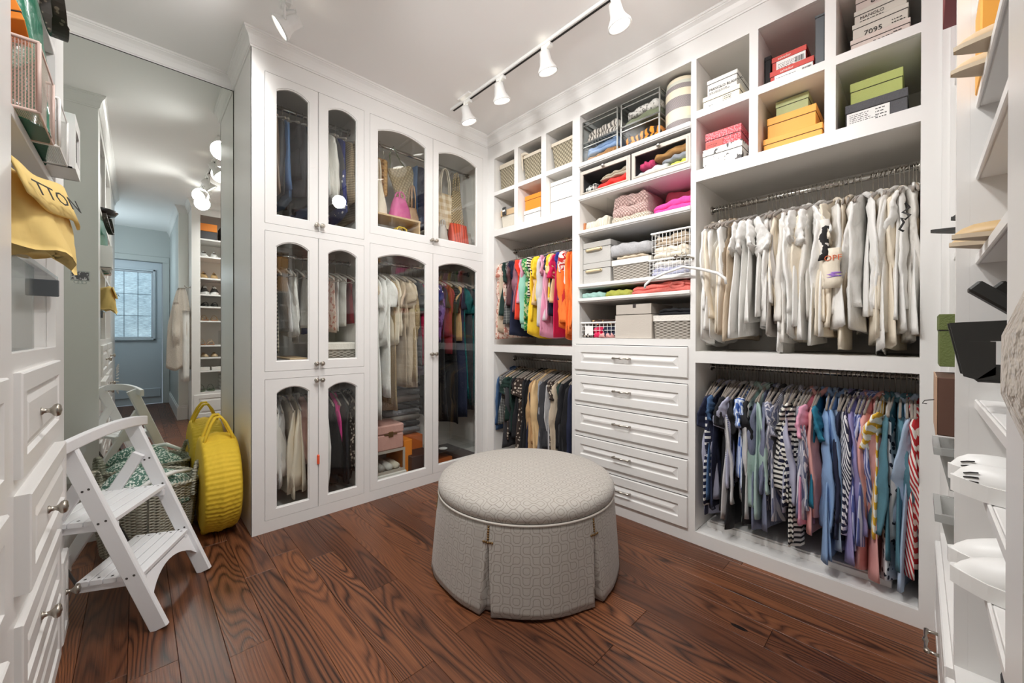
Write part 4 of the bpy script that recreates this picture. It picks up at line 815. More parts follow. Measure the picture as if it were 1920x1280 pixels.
MB().tube([(-.10,-.006,.215),(-.085,-.014,.235),(-.06,-.01,.236),(-.03,.0,.225)],[.008,.014,.012,.006],6).build('knotted_cloth',liner,t); MB().tube([(-.092,-.012,.225),(-.085,-.016,.15),(-.08,-.012,.10)],[.008,.007,.004],6).build('cloth_tie',liner,t)
tub('rope_basket','braided rope basket with plain canvas rim in the right top corner cubby',.68,.05,Z1-.006,.225,.30,.215,braid,liner,.022,.022,G)
t=tub('fabric_bin','small cream fabric bin with a black tag in the lower corner cubby',.105,.055,2.046,.175,.28,.165,mat('cream_quilt',(214,208,194),.85,bump=(60,.5)),woodh,.012,.045,cat='storage bin')
MB().box(-.05,.0,-.018,-.006,.12,.19,.006).build('tag',mat('black_leather',(48,48,46),.5),t); MB().box(-.04,-.01,-.0195,-.0175,.15,.165).build('tag_print',paper,t)
shoebox('gift_box','orange gift box standing on a white box in the middle cubby',.395,.06,2.046+.105,.172,.26,.118,orng,orng,lh=.036); shoebox('gift_box','white box beneath the orange gift box',.39,.055,2.046,.176,.28,.104,card,card,lh=.03)
shoebox('storage_box','large white lidded box, upper of two in the right corner cubby',.682,.045,2.046+.118,.21,.33,.132,card,card,lh=.03); shoebox('storage_box','large white lidded box, lower of two in the right corner cubby',.682,.045,2.046,.21,.33,.117,card,card,lh=.012)
# folded textiles
def folded(label,x0,x1,y,d,z,h,m,lobes=2,seed=0,cat='clothing',nm='folded_sweater',grp=None,taper=0,par=None,slope=0):
    rg=random.Random(seed*7+1); n=28; R=[]; w=x1-x0; ph=[rg.uniform(0,6) for _ in range(5)]
    for i in range(n+1):
        t=i/n; x=-w/2+w*t; e=min(1,min(t,1-t)*9+.18)**.5; hh=h*(1-.10*(sin(t*5+ph[0])**2)-taper*t)*(.72+.28*e); q=[]
        P=[]
        L=max(1,lobes)
        for k in range(L):
            for a in range(6):
                an=-PI/2+PI*a/5; P.append((-.012-.018*cos(an)*(1 if k%2==0 else .6)-.004*sin(t*11+k+ph[1]),(k+.5+.5*sin(an))/L))
        P+=[(d*.5,1.03),(d-.01,.98),(d,.5),(d-.01,0),(d*.5,0)]
        for yy,zz in P:
            q.append((x+(.004*sin(zz*9+ph[2])),(yy+.014)*(1 if e>.99 else 1)+(1-e)*.03+.004*sin(t*17+ph[3]+zz*3),zz*hh+slope*x*(zz)+.003*sin(t*23+ph[4])*zz))
        R.append(q)
    b=MB(); uv=[(p[0],p[2]+p[1]) for q in R for p in q]; b.rings(R,uvs=uv)
    o=b.build(nm,m,par,(x0+w/2,y,z) if not par else (x0+w/2-par.location.x,y-par.location.y,z-par.location.z),recalc=False)
    return tag(o,label,cat,grp) if not par else o
cable=mat('pink_cable_knit',(208,178,170),.95,0,'diam',(150,116,110),24,sheen=.2); cable2=mat('cream_cable_knit',(220,210,192),.95,0,'diam',(166,152,130),26,sheen=.2); ribk=mat('cream_rib_knit',(222,212,194),.95,0,'cord',(186,174,154),95,sheen=.3)
folded('thick pale pink cable knit sweater folded on the sweater shelf',1.215,1.455,.05,.30,1.905,.15,cable,2,1); folded('cream cable knit sweater folded beneath the pale pink cable knit',1.215,1.485,.04,.30,1.867,.045,cable2,1,2)
folded('cream ribbed sweater folded at the left end of the sweater shelf',1.005,1.195,.045,.28,1.867,.072,ribk,1,3,slope=.15); folded('hot pink plush sweater folded at the right end of the sweater shelf',1.50,1.735,.045,.28,1.867,.075,F['hot pink'],2,4,slope=.1)
t=tag(MB().box(.988,1.003,.04,.2,1.867,1.93,.002).build('leather_pouch',mat('tan_leather',(178,112,66),.5)),'tan leather edge standing left of the cream ribbed sweater','pouch')
rp=mat('rose_fabric',(214,120,136),.9,bump=(60,.3)); folded('rose knit blanket folded deep behind the pink sweaters',1.47,1.73,.24,.26,1.867,.19,rp,2,5,'blanket','folded_blanket')
for x_ in(1.205,1.492):
    b=MB(); b.box(x_-.0015,x_+.0015,-.004,.32,1.868,2.045); b.box(x_-.02,x_+.02,-.004,.32,1.866,1.868); tag(b.build('shelf_divider',acryl),'clear acrylic shelf divider '+('left' if x_<1.3 else 'right')+' of the pale pink cable knit','shelf divider')
# wire-edged clear bins on the top shelf
def clearbin(label,x0,x1,y,z0,z1,d=.3,contents=(),seed=0):
    t=thing('clear_bin',label,'storage bin',((x0+x1)/2,y,z0)); a=(x1-x0)/2; h=z1-z0
    b=MB(); 
    for s_ in(-1,1): b.box(s_*a-.0015,s_*a+.0015,.002,d,0.002,h-.002)
    b.box(-a,a,0,.003,.003,h-.003); b.box(-a,a,0,d,0,.003); b.build('clear_panel',acryl,t)
    MB().box(-a,a,d,d+.003,0,h).build('back_panel',charc,t); MB().box(-a,a,0,d,h-.003,h).build('lid',acryl,t)
    b=MB()
    for s_ in(-1,1):
        for yy in(0,d): b.box(s_*a-.004,s_*a+.004,yy-.004,yy+.004,0,h)
        for zz in(0,h,h-.028): b.box(s_*a-.003,s_*a+.003,0,d,zz-.003,zz+.003)
    for yy in(0,d):
        for zz in(0,h,h-.028): b.box(-a,a,yy-.004,yy+.003,zz-.003,zz+.003)
    b.build('metal_edging',mat('zinc_edge',(150,150,146),.35,.8),t)
    MB().box(-a+.006,a-.006,.003,d,h-.026,h-.004).build('lid_band',acryl,t)
    for i,(lb,u0,u1,w0,w1,m,lo) in enumerate(contents): folded(lb,(x0+x1)/2-a+u0*2*a,(x0+x1)/2-a+u1*2*a,y+.03,d-.07,z0+.004+w0*h,(w1-w0)*h,m,lo,seed+i,slope=.1)
    return t
clearbin('clear wire-edged bin, upper left of the top tower shelf',.992,1.262,.028,2.476,2.622,contents=[('grey zebra print top folded in the upper left clear bin',.06,.95,0,.6,mat('zebra_print',(96,90,86),.8,0,'tiger',(204,194,184),14,bump=(26,.4)),2)],seed=11)
clearbin('clear wire-edged bin, lower left of the top tower shelf',.992,1.262,.028,2.332,2.474,contents=[('tan corduroy garment folded in the lower left clear bin',.05,.95,0,.38,mat('tan_corduroy',(178,132,84),.9,0,'cord',(124,84,48),110),1),('blue denim shirt folded in the lower left clear bin',.03,.97,.39,.80,mat('light_denim',(128,152,188),.85,bump=(60,.5)),2)],seed=14)
clearbin('clear wire-edged bin, upper right beside the striped tote',1.292,1.545,.028,2.476,2.622,contents=[('olive garment folded in the upper right clear bin',.05,.95,0,.32,F['olive'],1),('grey and white tweed scarf folded in the upper right clear bin',.1,.95,.33,.68,mat('tweed_scarf',(206,200,194),.9,0,'flo',(120,116,112),60,thr=.55),1)],seed=17)
clearbin('clear wire-edged bin with tiger print cloth, lower right of the top shelf',1.290,1.543,.028,2.332,2.474,contents=[('orange tiger print garment folded in the lower right clear bin',.05,.95,0,.62,F['tiger print'],2)],seed=20)
tm=bpy.data.materials.new('striped_straw'); tm.use_nodes=True; N=NT(tm); b_=N.n['Principled BSDF']; oc=N.new('ShaderNodeTexCoord').outputs['Object']; sp=N.new('ShaderNodeSeparateXYZ'); N.link(oc,sp.inputs[0])
cr_=N.new('ShaderNodeValToRGB'); cr_.color_ramp.interpolation='CONSTANT'; N.link(N.math('MULTIPLY',sp.outputs[2],3.2),cr_.inputs[0]); e=cr_.color_ramp.elements; cream_=lin((216,204,178)); pur=lin((92,82,94)); gg=lin((186,190,178))
for i,(p,c) in enumerate(((0,cream_),(.06,pur),(.2,gg),(.26,cream_),(.42,pur),(.64,cream_),(.78,pur),(.87,gg),(.93,cream_))):
    if i<2: e[i].position=p; e[i].color=c
    else: q=e.new(p); q.color=c
uv=N.new('ShaderNodeUVMap').outputs[0]; q=N.new('ShaderNodeSeparateXYZ'); N.link(uv,q.inputs[0]); hh=N.math('MULTIPLY',N.math('SINE',N.math('MULTIPLY',q.outputs[0],900)),N.math('SINE',N.math('MULTIPLY',q.outputs[1],700)))
N.link(N.mix(N.math('MULTIPLY_ADD',hh,.25,.2),cr_.outputs[0],lin((232,226,210))),b_.inputs['Base Color']); b_.inputs['Roughness'].default_value=.9
t=thing('striped_basket','tall round straw basket with dark purple and cream stripes, top right shelf','basket',(1.635,.14,2.331)); MB().lathe([(.085,0),(.093,.01),(.097,.15),(.096,.27),(.09,.31),(.084,.318),(.08,.30)],n=40,cap=False).build('basket_body',tm,t); MB().lathe([(.08,.29),(.001,.30)],n=24).build('basket_lining',liner,t)
# drop-front boxes
tp=mat('warm_grey_plastic',(176,168,158),.45)
def dropbox(label,x0,x1,z0,z1,contents,seed):
    t=thing('drop_front_box',label,'storage box',((x0+x1)/2,.0,z0)); a=(x1-x0)/2; h=z1-z0; f=.024
    frame(lambda u,v,w:(u,v,w),-a,a,0,h,[(-a+f,a-f,f*.7,h-f)],0,.008,'front_frame',t,tp); frame(lambda u,v,w:(u,v,w),-a+f*.55,a-f*.55,f*.4,h-f*.55,[(-a+f,a-f,f*.7,h-f)],-.004,0,'front_frame_lip',t,tp)
    MB().box(-a+f,a-f,.003,.005,f*.7,h-f).build('clear_window',acryl,t); b=MB(); b.box(-a,-a+.003,.008,.34,0,h); b.box(a-.003,a,.008,.34,0,h); b.box(-a,a,.008,.34,h-.003,h); b.box(-a,a,.008,.34,0,.003); b.box(-a,a,.337,.34,0,h); b.build('box_shell',charc,t)
    MB().lathe([(.003,0),(.011,-.006),(.012,-.014),(.008,-.02)],0,-.004,h-.012,14,'y').build('knob',chrome,t)
    for i,(lb,u0,u1,w0,w1,m,lo) in enumerate(contents): folded(lb,x0+u0*2*a,x0+u1*2*a,.04,.24,z0+.006+w0*h,(w1-w0)*h,m,lo,seed+i,slope=.12)
dropbox('grey drop-front box with clear window, left one on the second shelf',.99,1.368,2.106,2.272,[('black and white checked cloth folded in the left drop-front box',.08,.26,0,.42,mat('buffalo_check',(220,218,212),.8,0,'chk',(40,40,40),30),1),('bright red garment folded in the left drop-front box',.28,.92,0,.4,mat('bright_red_cloth',(226,52,44),.8,0,'flo',(236,232,226),16,thr=.66,bump=(26,.4)),2),('taupe knit folded on the red garment in the left drop-front box',.36,.92,.41,.66,F['taupe'],2)],31)
dropbox('grey drop-front box with clear window, right one on the second shelf',1.378,1.736,2.106,2.272,[('pale grey knit folded at the bottom of the right drop-front box',.05,.60,0,.32,F['light grey'],1),('yellow green garment folded low in the right drop-front box',.62,.97,0,.26,mat('lime_yellow_cloth',(214,218,84),.8,bump=(26,.4)),1),('dark pink garment folded left in the right drop-front box',.1,.36,.34,.6,mat('dark_pink_cloth',(186,52,98),.8),1),('grey ribbed knit folded in the middle of the right drop-front box',.5,.97,.28,.5,F['grey'],1),('ochre brown knit folded topmost in the right drop-front box',.36,.97,.52,.76,mat('ochre_knit',(172,126,74),.95,bump=(90,.4)),1)],36)
# grey lidded fabric boxes, sweater, baskets, wire baskets
gfab=mat('grey_felt',(186,184,180),.95,bump=(220,.3)); leath=mat('cream_leather',(226,208,170),.5)
for k,(z0,lb) in enumerate(((1.498,'grey felt lidded box with leather pull, lower of the two'),(1.642,'grey felt lidded box with leather pull, upper of the two'))):
    t=shoebox('fabric_box',lb,.99,.035,z0,.218,.32,.142,gfab,gfab,lh=.038,cat='storage box')
    MB().tube([(-.08,-.003,.088),(-.07,-.008,.088),(0,-.014,.090),(.03,-.008,.09),(.045,-.003,.091)],.009,6).build('leather_pull',leath,t); b=MB(); 
    for xx in(-.075,.04): b.box(xx-.003,xx+.003,-.016,-.008,.086,.092)
    b.build('rivet',brass,t)
ggr=mat('fine_grey_knit',(168,168,170),.95,bump=(120,.5),sheen=.4)
wic=mat('grey_wicker',(178,172,162),.8,0,'weave',(118,111,102),22,thr=1.3); wlin=mat('white_liner',(232,228,220),.9,bump=(120,.3))
tub('wicker_basket','grey woven basket with white liner beside the grey felt boxes',1.215,.035,1.498,.268,.30,.135,wic,wlin,.006,.034)
folded('pale pink-grey sweater folded on the woven basket under the grey knit',1.25,1.46,.05,.26,1.637,.02,F['beige'],1,51); folded('thick grey knit sweater folded on top of the woven basket',1.20,1.49,.045,.28,1.659,.082,ggr,1,52,slope=-.05)
folded('dark grey knit bundled behind the thick grey sweater',1.38,1.52,.20,.2,1.70,.09,F['charcoal'],2,53)
wire=mat('white_coated_wire',(236,236,234),.35)
def wirebasket(label,x0,x1,z0,z1,d=.3,rim=.006,nx=10):
    t=thing('wire_basket',label,'wire basket',((x0+x1)/2,.022,z0)); a=(x1-x0)/2; h=z1-z0; b=MB()
    for zz in [h*i/4 for i in range(5)]: b.tube([(-a,0,zz),(a,0,zz),(a,d,zz),(-a,d,zz)],.0014,5,closed=True)
    for i in range(nx+1): xx=-a+2*a*i/nx; b.tube([(xx,d,h),(xx,d,0),(xx,0,0),(xx,0,h)],.0014,5)
    for i in range(1,8): yy=d*i/8; b.tube([(-a,yy,h),(-a,yy,0),(a,yy,0),(a,yy,h)],.0014,5)
    b.build('wire_grid',wire,t); b=MB(); b.tube([(-a-.002,-.002,h),(a+.002,-.002,h),(a+.002,d,h),(-a-.002,d,h)],rim,8,closed=True); b.build('rim_wire',wire,t); return t
wirebasket('white wire basket of knits, upper of the two stacked',1.502,1.722,1.600,1.755); wirebasket('white wire basket of pale blue knits, lower of the two stacked',1.488,1.722,1.499,1.596)
folded('cream knit folded in the upper white wire basket',1.51,1.712,.035,.25,1.604,.072,F['cream'],2,61); folded('beige knit folded on top in the upper white wire basket',1.515,1.715,.04,.24,1.678,.062,F['taupe'],2,62,slope=.1)
folded('pale blue knit folded in the lower white wire basket',1.497,1.712,.035,.25,1.503,.048,F['lilac grey'],2,63); folded('white knit folded on top in the lower white wire basket',1.51,1.712,.04,.24,1.553,.036,F['soft white'],1,64,slope=-.06)
folded('mint knit folded on the narrow shelf at the left end',.992,1.175,.02,.25,1.401,.038,mat('mint_knit',(164,202,194),.95,bump=(120,.5)),1,71); folded('olive lime knit folded in the middle of the narrow shelf',1.18,1.37,.02,.25,1.401,.040,mat('lime_knit',(176,180,84),.95,bump=(120,.5)),1,72)
folded('coral pink knit folded at the right end of the narrow shelf',1.375,1.735,.02,.25,1.401,.058,mat('coral_knit',(226,122,112),.95,bump=(80,.6)),2,73,slope=.06); tag(MB().tube([(1.66+.035*cos(a),.012,1.437+.012*sin(a)) for a in [k*PI/8 for k in range(17)]],.011,8).build('rolled_sash',MATS['coral_knit']),'rolled coral sash lying on the right end of the narrow shelf','sash')
wirebasket('white wire basket with white card tag on the bottom tower shelf',.990,1.252,1.129,1.232,nx=9); MB().box(1.02-1.121,1.085-1.121,-.006,-.004,.018,.082,.002).build('card_tag',paper,[o for o in C.objects if o.name.startswith('wire_basket')][-1] if 0 else C.objects['wire_basket.002'])
for i,(x0,x1,m_,lb) in enumerate(((1.0,1.08,'grey leopard','leopard scarf'),(1.075,1.16,'magenta','magenta scarf'),(1.155,1.245,'navy','navy scarf'))): folded(f'{lb} rolled in the bottom white wire basket',x0,x1,.035,.22,1.132,.075,F[m_],2,80+i,nm='folded_scarf')
folded('pink scarf spread low in the bottom white wire basket front',1.12,1.24,.028,.05,1.132,.03,F['pink'],1,84,nm='folded_scarf'); folded('brown dotted scarf heaped on the bottom white wire basket',1.03,1.24,.06,.22,1.21,.045,mat('dotted_scarf',(196,160,112),.8,0,'leo',(60,40,32),34,thr=.3),2,83,nm='folded_scarf')
gre=mat('greige_card',(196,188,178),.6,bump=(220,.15))
t=tag(MB().box(1.253,1.502,.02,.34,1.128,1.275,.003).build('storage_box',gre),'plain greige box standing between the bottom wire and woven baskets','box')
t=shoebox('storage_box','shallow greige lidded box with ribbon tab on the plain greige box',1.256,.025,1.276,.24,.30,.066,gre,gre,lh=.062); MB().box(.0,.02,-.004,0,.045,.068,.001).build('ribbon_tab',mat('dark_ribbon',(58,50,50),.6),t)
tub('wicker_basket','grey woven basket with white liner, bottom right of the tower shelves',1.507,.025,1.129,.225,.30,.135,wic,wlin,.005,.032)
folded('black cloth folded on the bottom right woven basket',1.53,1.735,.05,.25,1.266,.042,F['black'],2,86)
# wall hook with hanger
t=wthing('valet_hook','brushed nickel valet hook with ball end between tower and right bay','hook',(1.755,0,1.57)); b=MB(TB); b.tube([(1.752,.0,1.575),(1.752,-.02,1.575),(1.735,-.055,1.578),(1.70,-.075,1.582)],[.008,.005,.005,.005],8); b.lathe([(.001,-.012),(.009,-.008),(.012,0),(.009,.008),(.001,.012)],1.69,-.08,1.583,12,'x'); b.build('hook_arm',nickel,t)
t=thing('clothes_hanger','empty white hanger hanging from the nickel valet hook','hanger',(1.725,-.064,1.585),.12); b=MB(); b.tube([(-.012,0,.012),(0,0,.02),(.013,0,.012),(.016,0,-.004),(.010,0,-.022),(0,0,-.034),(0,0,-.06)],.0022,6); b.build('hook',chrome,t)
b=MB(); b.tube([(-.21,-.01,-.165),(-.205,-.01,-.145),(-.17,-.006,-.115),(-.09,0,-.085),(0,0,-.062),(.09,0,-.085),(.17,-.006,-.115),(.205,-.01,-.145),(.21,-.01,-.175)],[.006,.0075,.008,.0075,.007,.0075,.008,.0075,.006],8); b.build('hanger_bar',whitep,t)
# ------------------------------------------------------------------ bags behind the upper wide doors
def handbag(label,loc,rz,w,h,d,m,taper=.8,hl=.12,nm='handbag',hm=None,grp=None,soft=.06,seed=0):
    t=thing(nm,label,'bag',loc,rz,grp); rg=random.Random(seed); R=[]; a=w/2
    for i in range(11):
        t_=i/10; k=1-(1-taper)*t_; dd=d/2*(1-.55*t_**2); bul=1+soft*sin(PI*t_)
        R.append([((abs(cos(q))**.5)*(1 if cos(q)>=0 else -1)*a*k*bul,(abs(sin(q))**.6)*(1 if sin(q)>=0 else -1)*dd*(1+.1*sin(q*5+t_*8+seed)),h*t_) for q in [2*PI*j/24 for j in range(24)]])
    b=MB(); b.rings(R); b.build('bag_body',m,t,recalc=False)
    if hl:
        for s_ in(-1,1):
            b=MB(); hw_=a*taper*.55; b.tube([(-hw_,s_*d*.2,h*.9),(-hw_*.95,s_*d*.22,h+hl*.5),(-hw_*.5,s_*d*.15,h+hl*.93),(0,s_*d*.12,h+hl),(hw_*.5,s_*d*.15,h+hl*.93),(hw_*.95,s_*d*.22,h+hl*.5),(hw_,s_*d*.2,h*.9)],.006,6); b.build('bag_handle',hm or m,t)
    return t
t=thing('shelf_riser','pale wooden riser shelf behind the upper left wide glass door','shelf',(-.12,-.80,1.842)); MB().box(-.14,.10,-.235,.15,.158,.172,.002).build('riser_top',woodh,t)
for yy in(-.225,.14): MB().box(-.14,.10,yy-.006,yy+.006,0,.158,.002).build('riser_leg',woodh,t)
pinkl=mat('pink_leather',(214,104,160),.4,coat=.3); handbag('pink domed leather handbag on the pale wooden riser',(-.13,-.765,2.0145),.3+PI/2,.19,.17,.10,pinkl,.55,.05,seed=1)
handbag('ivory cone-shaped bag with knotted strap left of the pink handbag',(-.12,-.945,2.0145),PI/2,.13,.25,.09,F['cream'],.35,.16,seed=2); handbag('tan slouchy leather bag right of the pink handbag',(-.16,-.645,2.0145),PI/2,.09,.13,.1,mat('tan_grain_leather',(176,142,112),.5,bump=(60,.4)),.7,.18,seed=3)
wk=mat('honey_wicker',(198,156,96),.7,0,'weave',(140,98,52),20); t=thing('wicker_purse','honey wicker purse hanging from the rod behind the upper wide door','bag',(-.22,-.885,2.60)); MB().box(-.03,.03,-.055,.055,-.40,-.12,.012).build('purse_body',wk,t); MB().tube([(0,-.04,-.13),(0,-.03,-.05),(0,0,0.016),(0,.03,-.05),(0,.04,-.13)],.003,6).build('strap',nickel,t)
t=thing('quilted_tote','beige straw tote hanging tilted from the rod beside the wicker purse','bag',(-.23,-.77,2.60)); o=MB().box(-.02,.02,-.11,.11,-.46,-.14,.012).build('tote_body',mat('straw_diamond',(190,172,138),.8,0,'diam',(150,132,100),16),t); o.rotation_euler=(.38,0,0); MB().tube([(0,-.02,-.17),(0,-.03,-.05),(0,0,.016),(0,.06,-.08),(0,.12,-.14)],.005,6).build('strap',F['olive'],t)
g=garment('jeans',F['denim blue'],'pants',.62,.1,random.Random(9)); g.location=(-.24,-.60,2.60); tag(g,'blue jeans hanging at the right end of the upper left wide door','clothing')
g=garment('shirt',F['navy'],'tee',.6,.18,random.Random(10)); g.location=(-.25,-.57,2.60); tag(g,'navy top hanging behind the meeting stile of the upper wide doors','clothing')
handbag('yellow soft bag lying under the pale wooden riser',(-.10,-.78,1.842),PI/2,.24,.085,.13,mat('yellow_leather',(226,196,66),.5),.6,.03,seed=4)
pt=mat('cream_plaid',(228,214,190),.85,0,'chk',(196,168,130),16)
for y_,lb,m_,w_ in((-.42,'cream plaid tote with long handles hanging left behind the upper right wide door',pt,.17),(-.31,'cream plaid tote with ivory band hanging in the middle of the upper right wide door',pt,.16)):
    t=handbag(lb,(-.20,y_,2.05),PI/2,w_,.30,.06,m_,1.05,.22,seed=int(-y_*100),hm=F['cream'])
nt=mat('macrame',(208,186,146),.8,0,'diam',(86,74,56),22); handbag('macrame net bag hanging right behind the upper right wide door',(-.19,-.20,1.98),PI/2,.16,.42,.07,nt,.5,.16,seed=7)
handbag('red pleated leather bucket bag on the cabinet floor of the upper right wide door',(-.10,-.245,1.842),PI/2,.19,.24,.11,mat('red_pleated_leather',(214,78,52),.5,0,'cord',(168,50,34),40),.85,.0,seed=8)
handbag('small red and silver drawstring pouch left of the red bucket bag',(-.10,-.40,1.842),PI/2,.11,.21,.07,mat('silver_red_pouch',(186,178,172),.4,0,'flo',(200,70,60),9,thr=.62),.5,.04,seed=9); handbag('grey soft bag right of the red bucket bag',(-.14,-.12,1.842),PI/2,.09,.2,.09,F['silver grey'],.7,.0,seed=10)
# narrow cabinet bottoms
tag(MB().box(-.40,-.05,-1.60,-1.42,.932,.99,.004).build('flat_box',mat('silver_box',(170,168,166),.4)),'flat silver box on the floor behind the middle left narrow door','box')
tag(MB().box(-.40,-.045,-1.54,-1.44,.992,1.004,.003).build('flat_case',woodh),'thin pale wooden case on top of the flat silver box','case')
t=thing('wicker_basket','grey woven basket with white liner behind the middle right narrow door','basket',(-.2,-1.225,.932)); b=MB(); b.box(-.16,.155,-.13,.11,.0,.115,.01); b.build('basket_body',wic,t); b=MB(); b.box(-.164,.160,-.134,.114,.115,.165,.006); b.build('cloth_rim',wlin,t)
# floor of the tall wide cabinet
pq=mat('pink_quilted_leatherette',(206,160,150),.45,bump=(40,.4)); t=thing('jewellery_box','pink quilted box with metal clasp on the clear drawer in the tall cabinet','box',(-.2,-.865,.300)); MB().box(-.12,.12,-.105,.105,0,.115,.008).build('box_body',pq,t); MB().box(-.124,.124,-.108,.108,.118,.185,.01).build('lid',pq,t); MB().box(.122,.13,-.018,.018,.095,.135,.003).build('clasp',brass,t); MB().box(.12,.128,-.05,.05,.112,.121,.002).build('lid_trim',brass,t)
t=thing('storage_drawer_unit','clear plastic drawer with rolled items under the pink quilted box','storage drawer',(-.2,-.865,.132)); b=MB(); b.box(.118,.121,-.11,.11,.01,.16); b.box(-.12,.12,-.112,-.109,0,.165); b.box(-.12,.12,.109,.112,0,.165); b.build('clear_front',acryl,t); frame(lambda u,v,w:(.121-v,u,w),-.115,.115,0,.168,[(-.098,.098,.018,.15)],-.004,.004,'drawer_frame',t,tp)
for k_,(yy,m_) in enumerate(((-.06,'silver grey'),(.0,'soft white'),(.055,'cream'))): MB().lathe([(.001,0),(.026,.004),(.028,.09),(.024,.17),(.001,.175)],-.06,yy,.036,14,'x').build('rolled_item',F[m_],t)
tag(MB().box(-.32,-.06,-.98,-.745,.069,.130,.004).build('flat_box',card),'white flat box under the clear drawer in the tall cabinet','box')
tag(MB().box(-.42,-.12,-.735,-.665,.069,.335,.003).build('orange_box',orng),'tall orange box right of the pink quilted box','box'); tag(MB().box(-.46,-.24,-.655,-.50,.069,.325,.003).build('orange_box',mat('deep_orange_card',(206,104,36),.55)),'deep orange box behind the dark brown box in the tall cabinet','box')
tag(MB().box(-.26,-.06,-.70,-.50,.069,.215,.004).build('brown_box',mat('dark_brown_card',(62,46,44),.5)),'dark brown box on the floor of the tall wide cabinet','box')
for k_ in range(9): folded(f'grey folded garment, {ordn(k_+1)} from the bottom of the stack deep in the tall cabinet',-.49,-.30,-.80,.28,.34+k_*.052,.05,[F['grey'],F['charcoal'],F['silver grey']][k_%3],1,100+k_,nm='folded_garment',grp='folded grey garments deep in the tall cabinet')
t=thing('sliding_tray','clear tray with small accessories at the bottom right of the tall cabinet','tray',(-.2,-.28,.18)); b=MB(); b.box(-.2,.14,-.19,.19,0,.004); b.box(.136,.14,-.19,.19,0,.04); b.box(-.2,.14,-.19,-.186,0,.04); b.box(-.2,.14,.186,.19,0,.04); b.build('clear_tray_shell',acryl,t)
tag(MB().box(-.26,-.08,-.44,-.24,.186,.194,.002).build('black_folder',blackc),'black flat folder on the clear tray','folder'); tag(MB().lathe([(.035,0),(.038,.003),(.03,.004),(.001,.004)],-.15,-.36,.1945,20).build('round_tag',paper),'round white tag on the black folder','tag')
tag(MB().box(-.3,-.1,-.46,-.30,.069,.13,.003).build('orange_box',mat('burnt_orange_card',(176,92,40),.55)),'burnt orange box under the clear tray','box'); tag(MB().box(-.32,-.06,-.28,-.08,.069,.12,.004).build('brown_box',MATS['dark_brown_card']),'dark brown flat box under the right end of the clear tray','box')
# ------------------------------------------------------------------ near left unit contents (C): shelf at z=1.665, floor 1.1055
def cthing(nm,label,cat,x,v,z): return thing(nm,label,cat,(x,YC-v,z))
grl=mat('green_leather',(24,112,84),.35,coat=.3,bump=(90,.2)); snake=mat('snakeskin',(120,110,96),.5,0,'leo',(54,48,42),60,thr=.3)
t=handbag('green leather handbag with snakeskin strap on the upper left shelf',(.94,YC-.05,1.666),.10,.40,.47,.15,grl,.78,0,seed=21); MB().lathe([(.001,0),(.012,.002),(.012,.006),(.001,.008)],-.02,.056,.26,14,'y').build('brass_stud',mat('brass',(200,168,90),.3,1),t)
b=MB(); R=[]
for i in range(25):
    a=PI*1.15*i/24-.25; cx_,cy_,cz_=.02+.10*cos(a),.070+.025*sin(a*.9+.3),.44-.12*sin(a); R.append([(cx_+dx,cy_+dy,cz_+dz) for dx,dy,dz in((-.002,-.013,0),(.002,-.013,.002),(.002,.013,.002),(-.002,.013,0))])
b.rings(R,sm=False); o=b.build('snakeskin_strap',snake,t); md=o.modifiers.new('s','SOLIDIFY'); md.thickness=.004
t=cthing('hat','glossy black hat resting above the green handbag','hat',1.0,.05,2.0); MB().lathe([(.13,.06),(.14,.05),(.12,.02),(.07,0),(.01,-.004)],n=30).build('hat_crown',mat('gloss_black',(24,22,22),.15),t); t.location.z=2.127
oc_=shoebox('gift_box','orange box tilted forward over the mesh bin',1.03,YC-.17,1.80,.20,.21,.07,orng,orng,0,lh=.05); oc_.rotation_euler=(.35,-.25,0); oc_.location=(1.12,YC-.18,1.775)
tag(MB().box(1.10,1.20,YC-.16,YC-.02,1.668,1.86,.004).build('orange_bag_box',orng),'orange upright box behind the tilted orange box','box'); tag(MB().box(1.00,1.012,YC-.2,YC-.01,1.74,1.93,.004).build('white_folder',card),'white board standing behind the orange boxes','folder')
mesh=meshmat('rose_mesh',(206,176,164),200); whm=meshmat('white_mesh',(226,222,218),170)
def meshbin(label,x0,x1,v0,v1,z0,z1,mm,rimm):
    t=wthing('mesh_bin',label,'storage bin',((x0+x1)/2,YC-(v0+v1)/2,z0)); b=MB(TC)
    for a,c,d,e in((x0,x0,v0,v1),(x1,x1,v0,v1),(x0,x1,v0,v0),(x0,x1,v1,v1)): b.add([(a,d,z0),(c,e,z0),(c,e,z1),(a,d,z1)],[(0,1,2,3)],[(a+d,z0),(c+e,z0),(c+e,z1),(a+d,z1)])
    b.add([(x0,v0,z0),(x1,v0,z0),(x1,v1,z0),(x0,v1,z0)],[(0,1,2,3)],[(x0,v0),(x1,v0),(x1,v1),(x0,v1)]); b.build('mesh_wall',mm,t,recalc=False)
    b=MB(TC); 
    for zz in(z0,z1): b.tube([(x0,v0,zz),(x1,v0,zz),(x1,v1,zz),(x0,v1,zz)],.004,6,closed=True)
    for a,c in((x0,v0),(x1,v0)): b.tube([(a,c,z0),(a,c,z1)],.004,6)
    b.build('rim_wire',rimm,t); return t
meshbin('rose metal mesh bin overhanging the upper left shelf',.98,1.19,-.035,.26,1.668,1.83,mesh,mat('rose_wire',(214,190,180),.4)); meshbin('white metal mesh bin, middle of the upper left shelf',.80,.97,-.045,.26,1.668,1.80,whm,wire); 
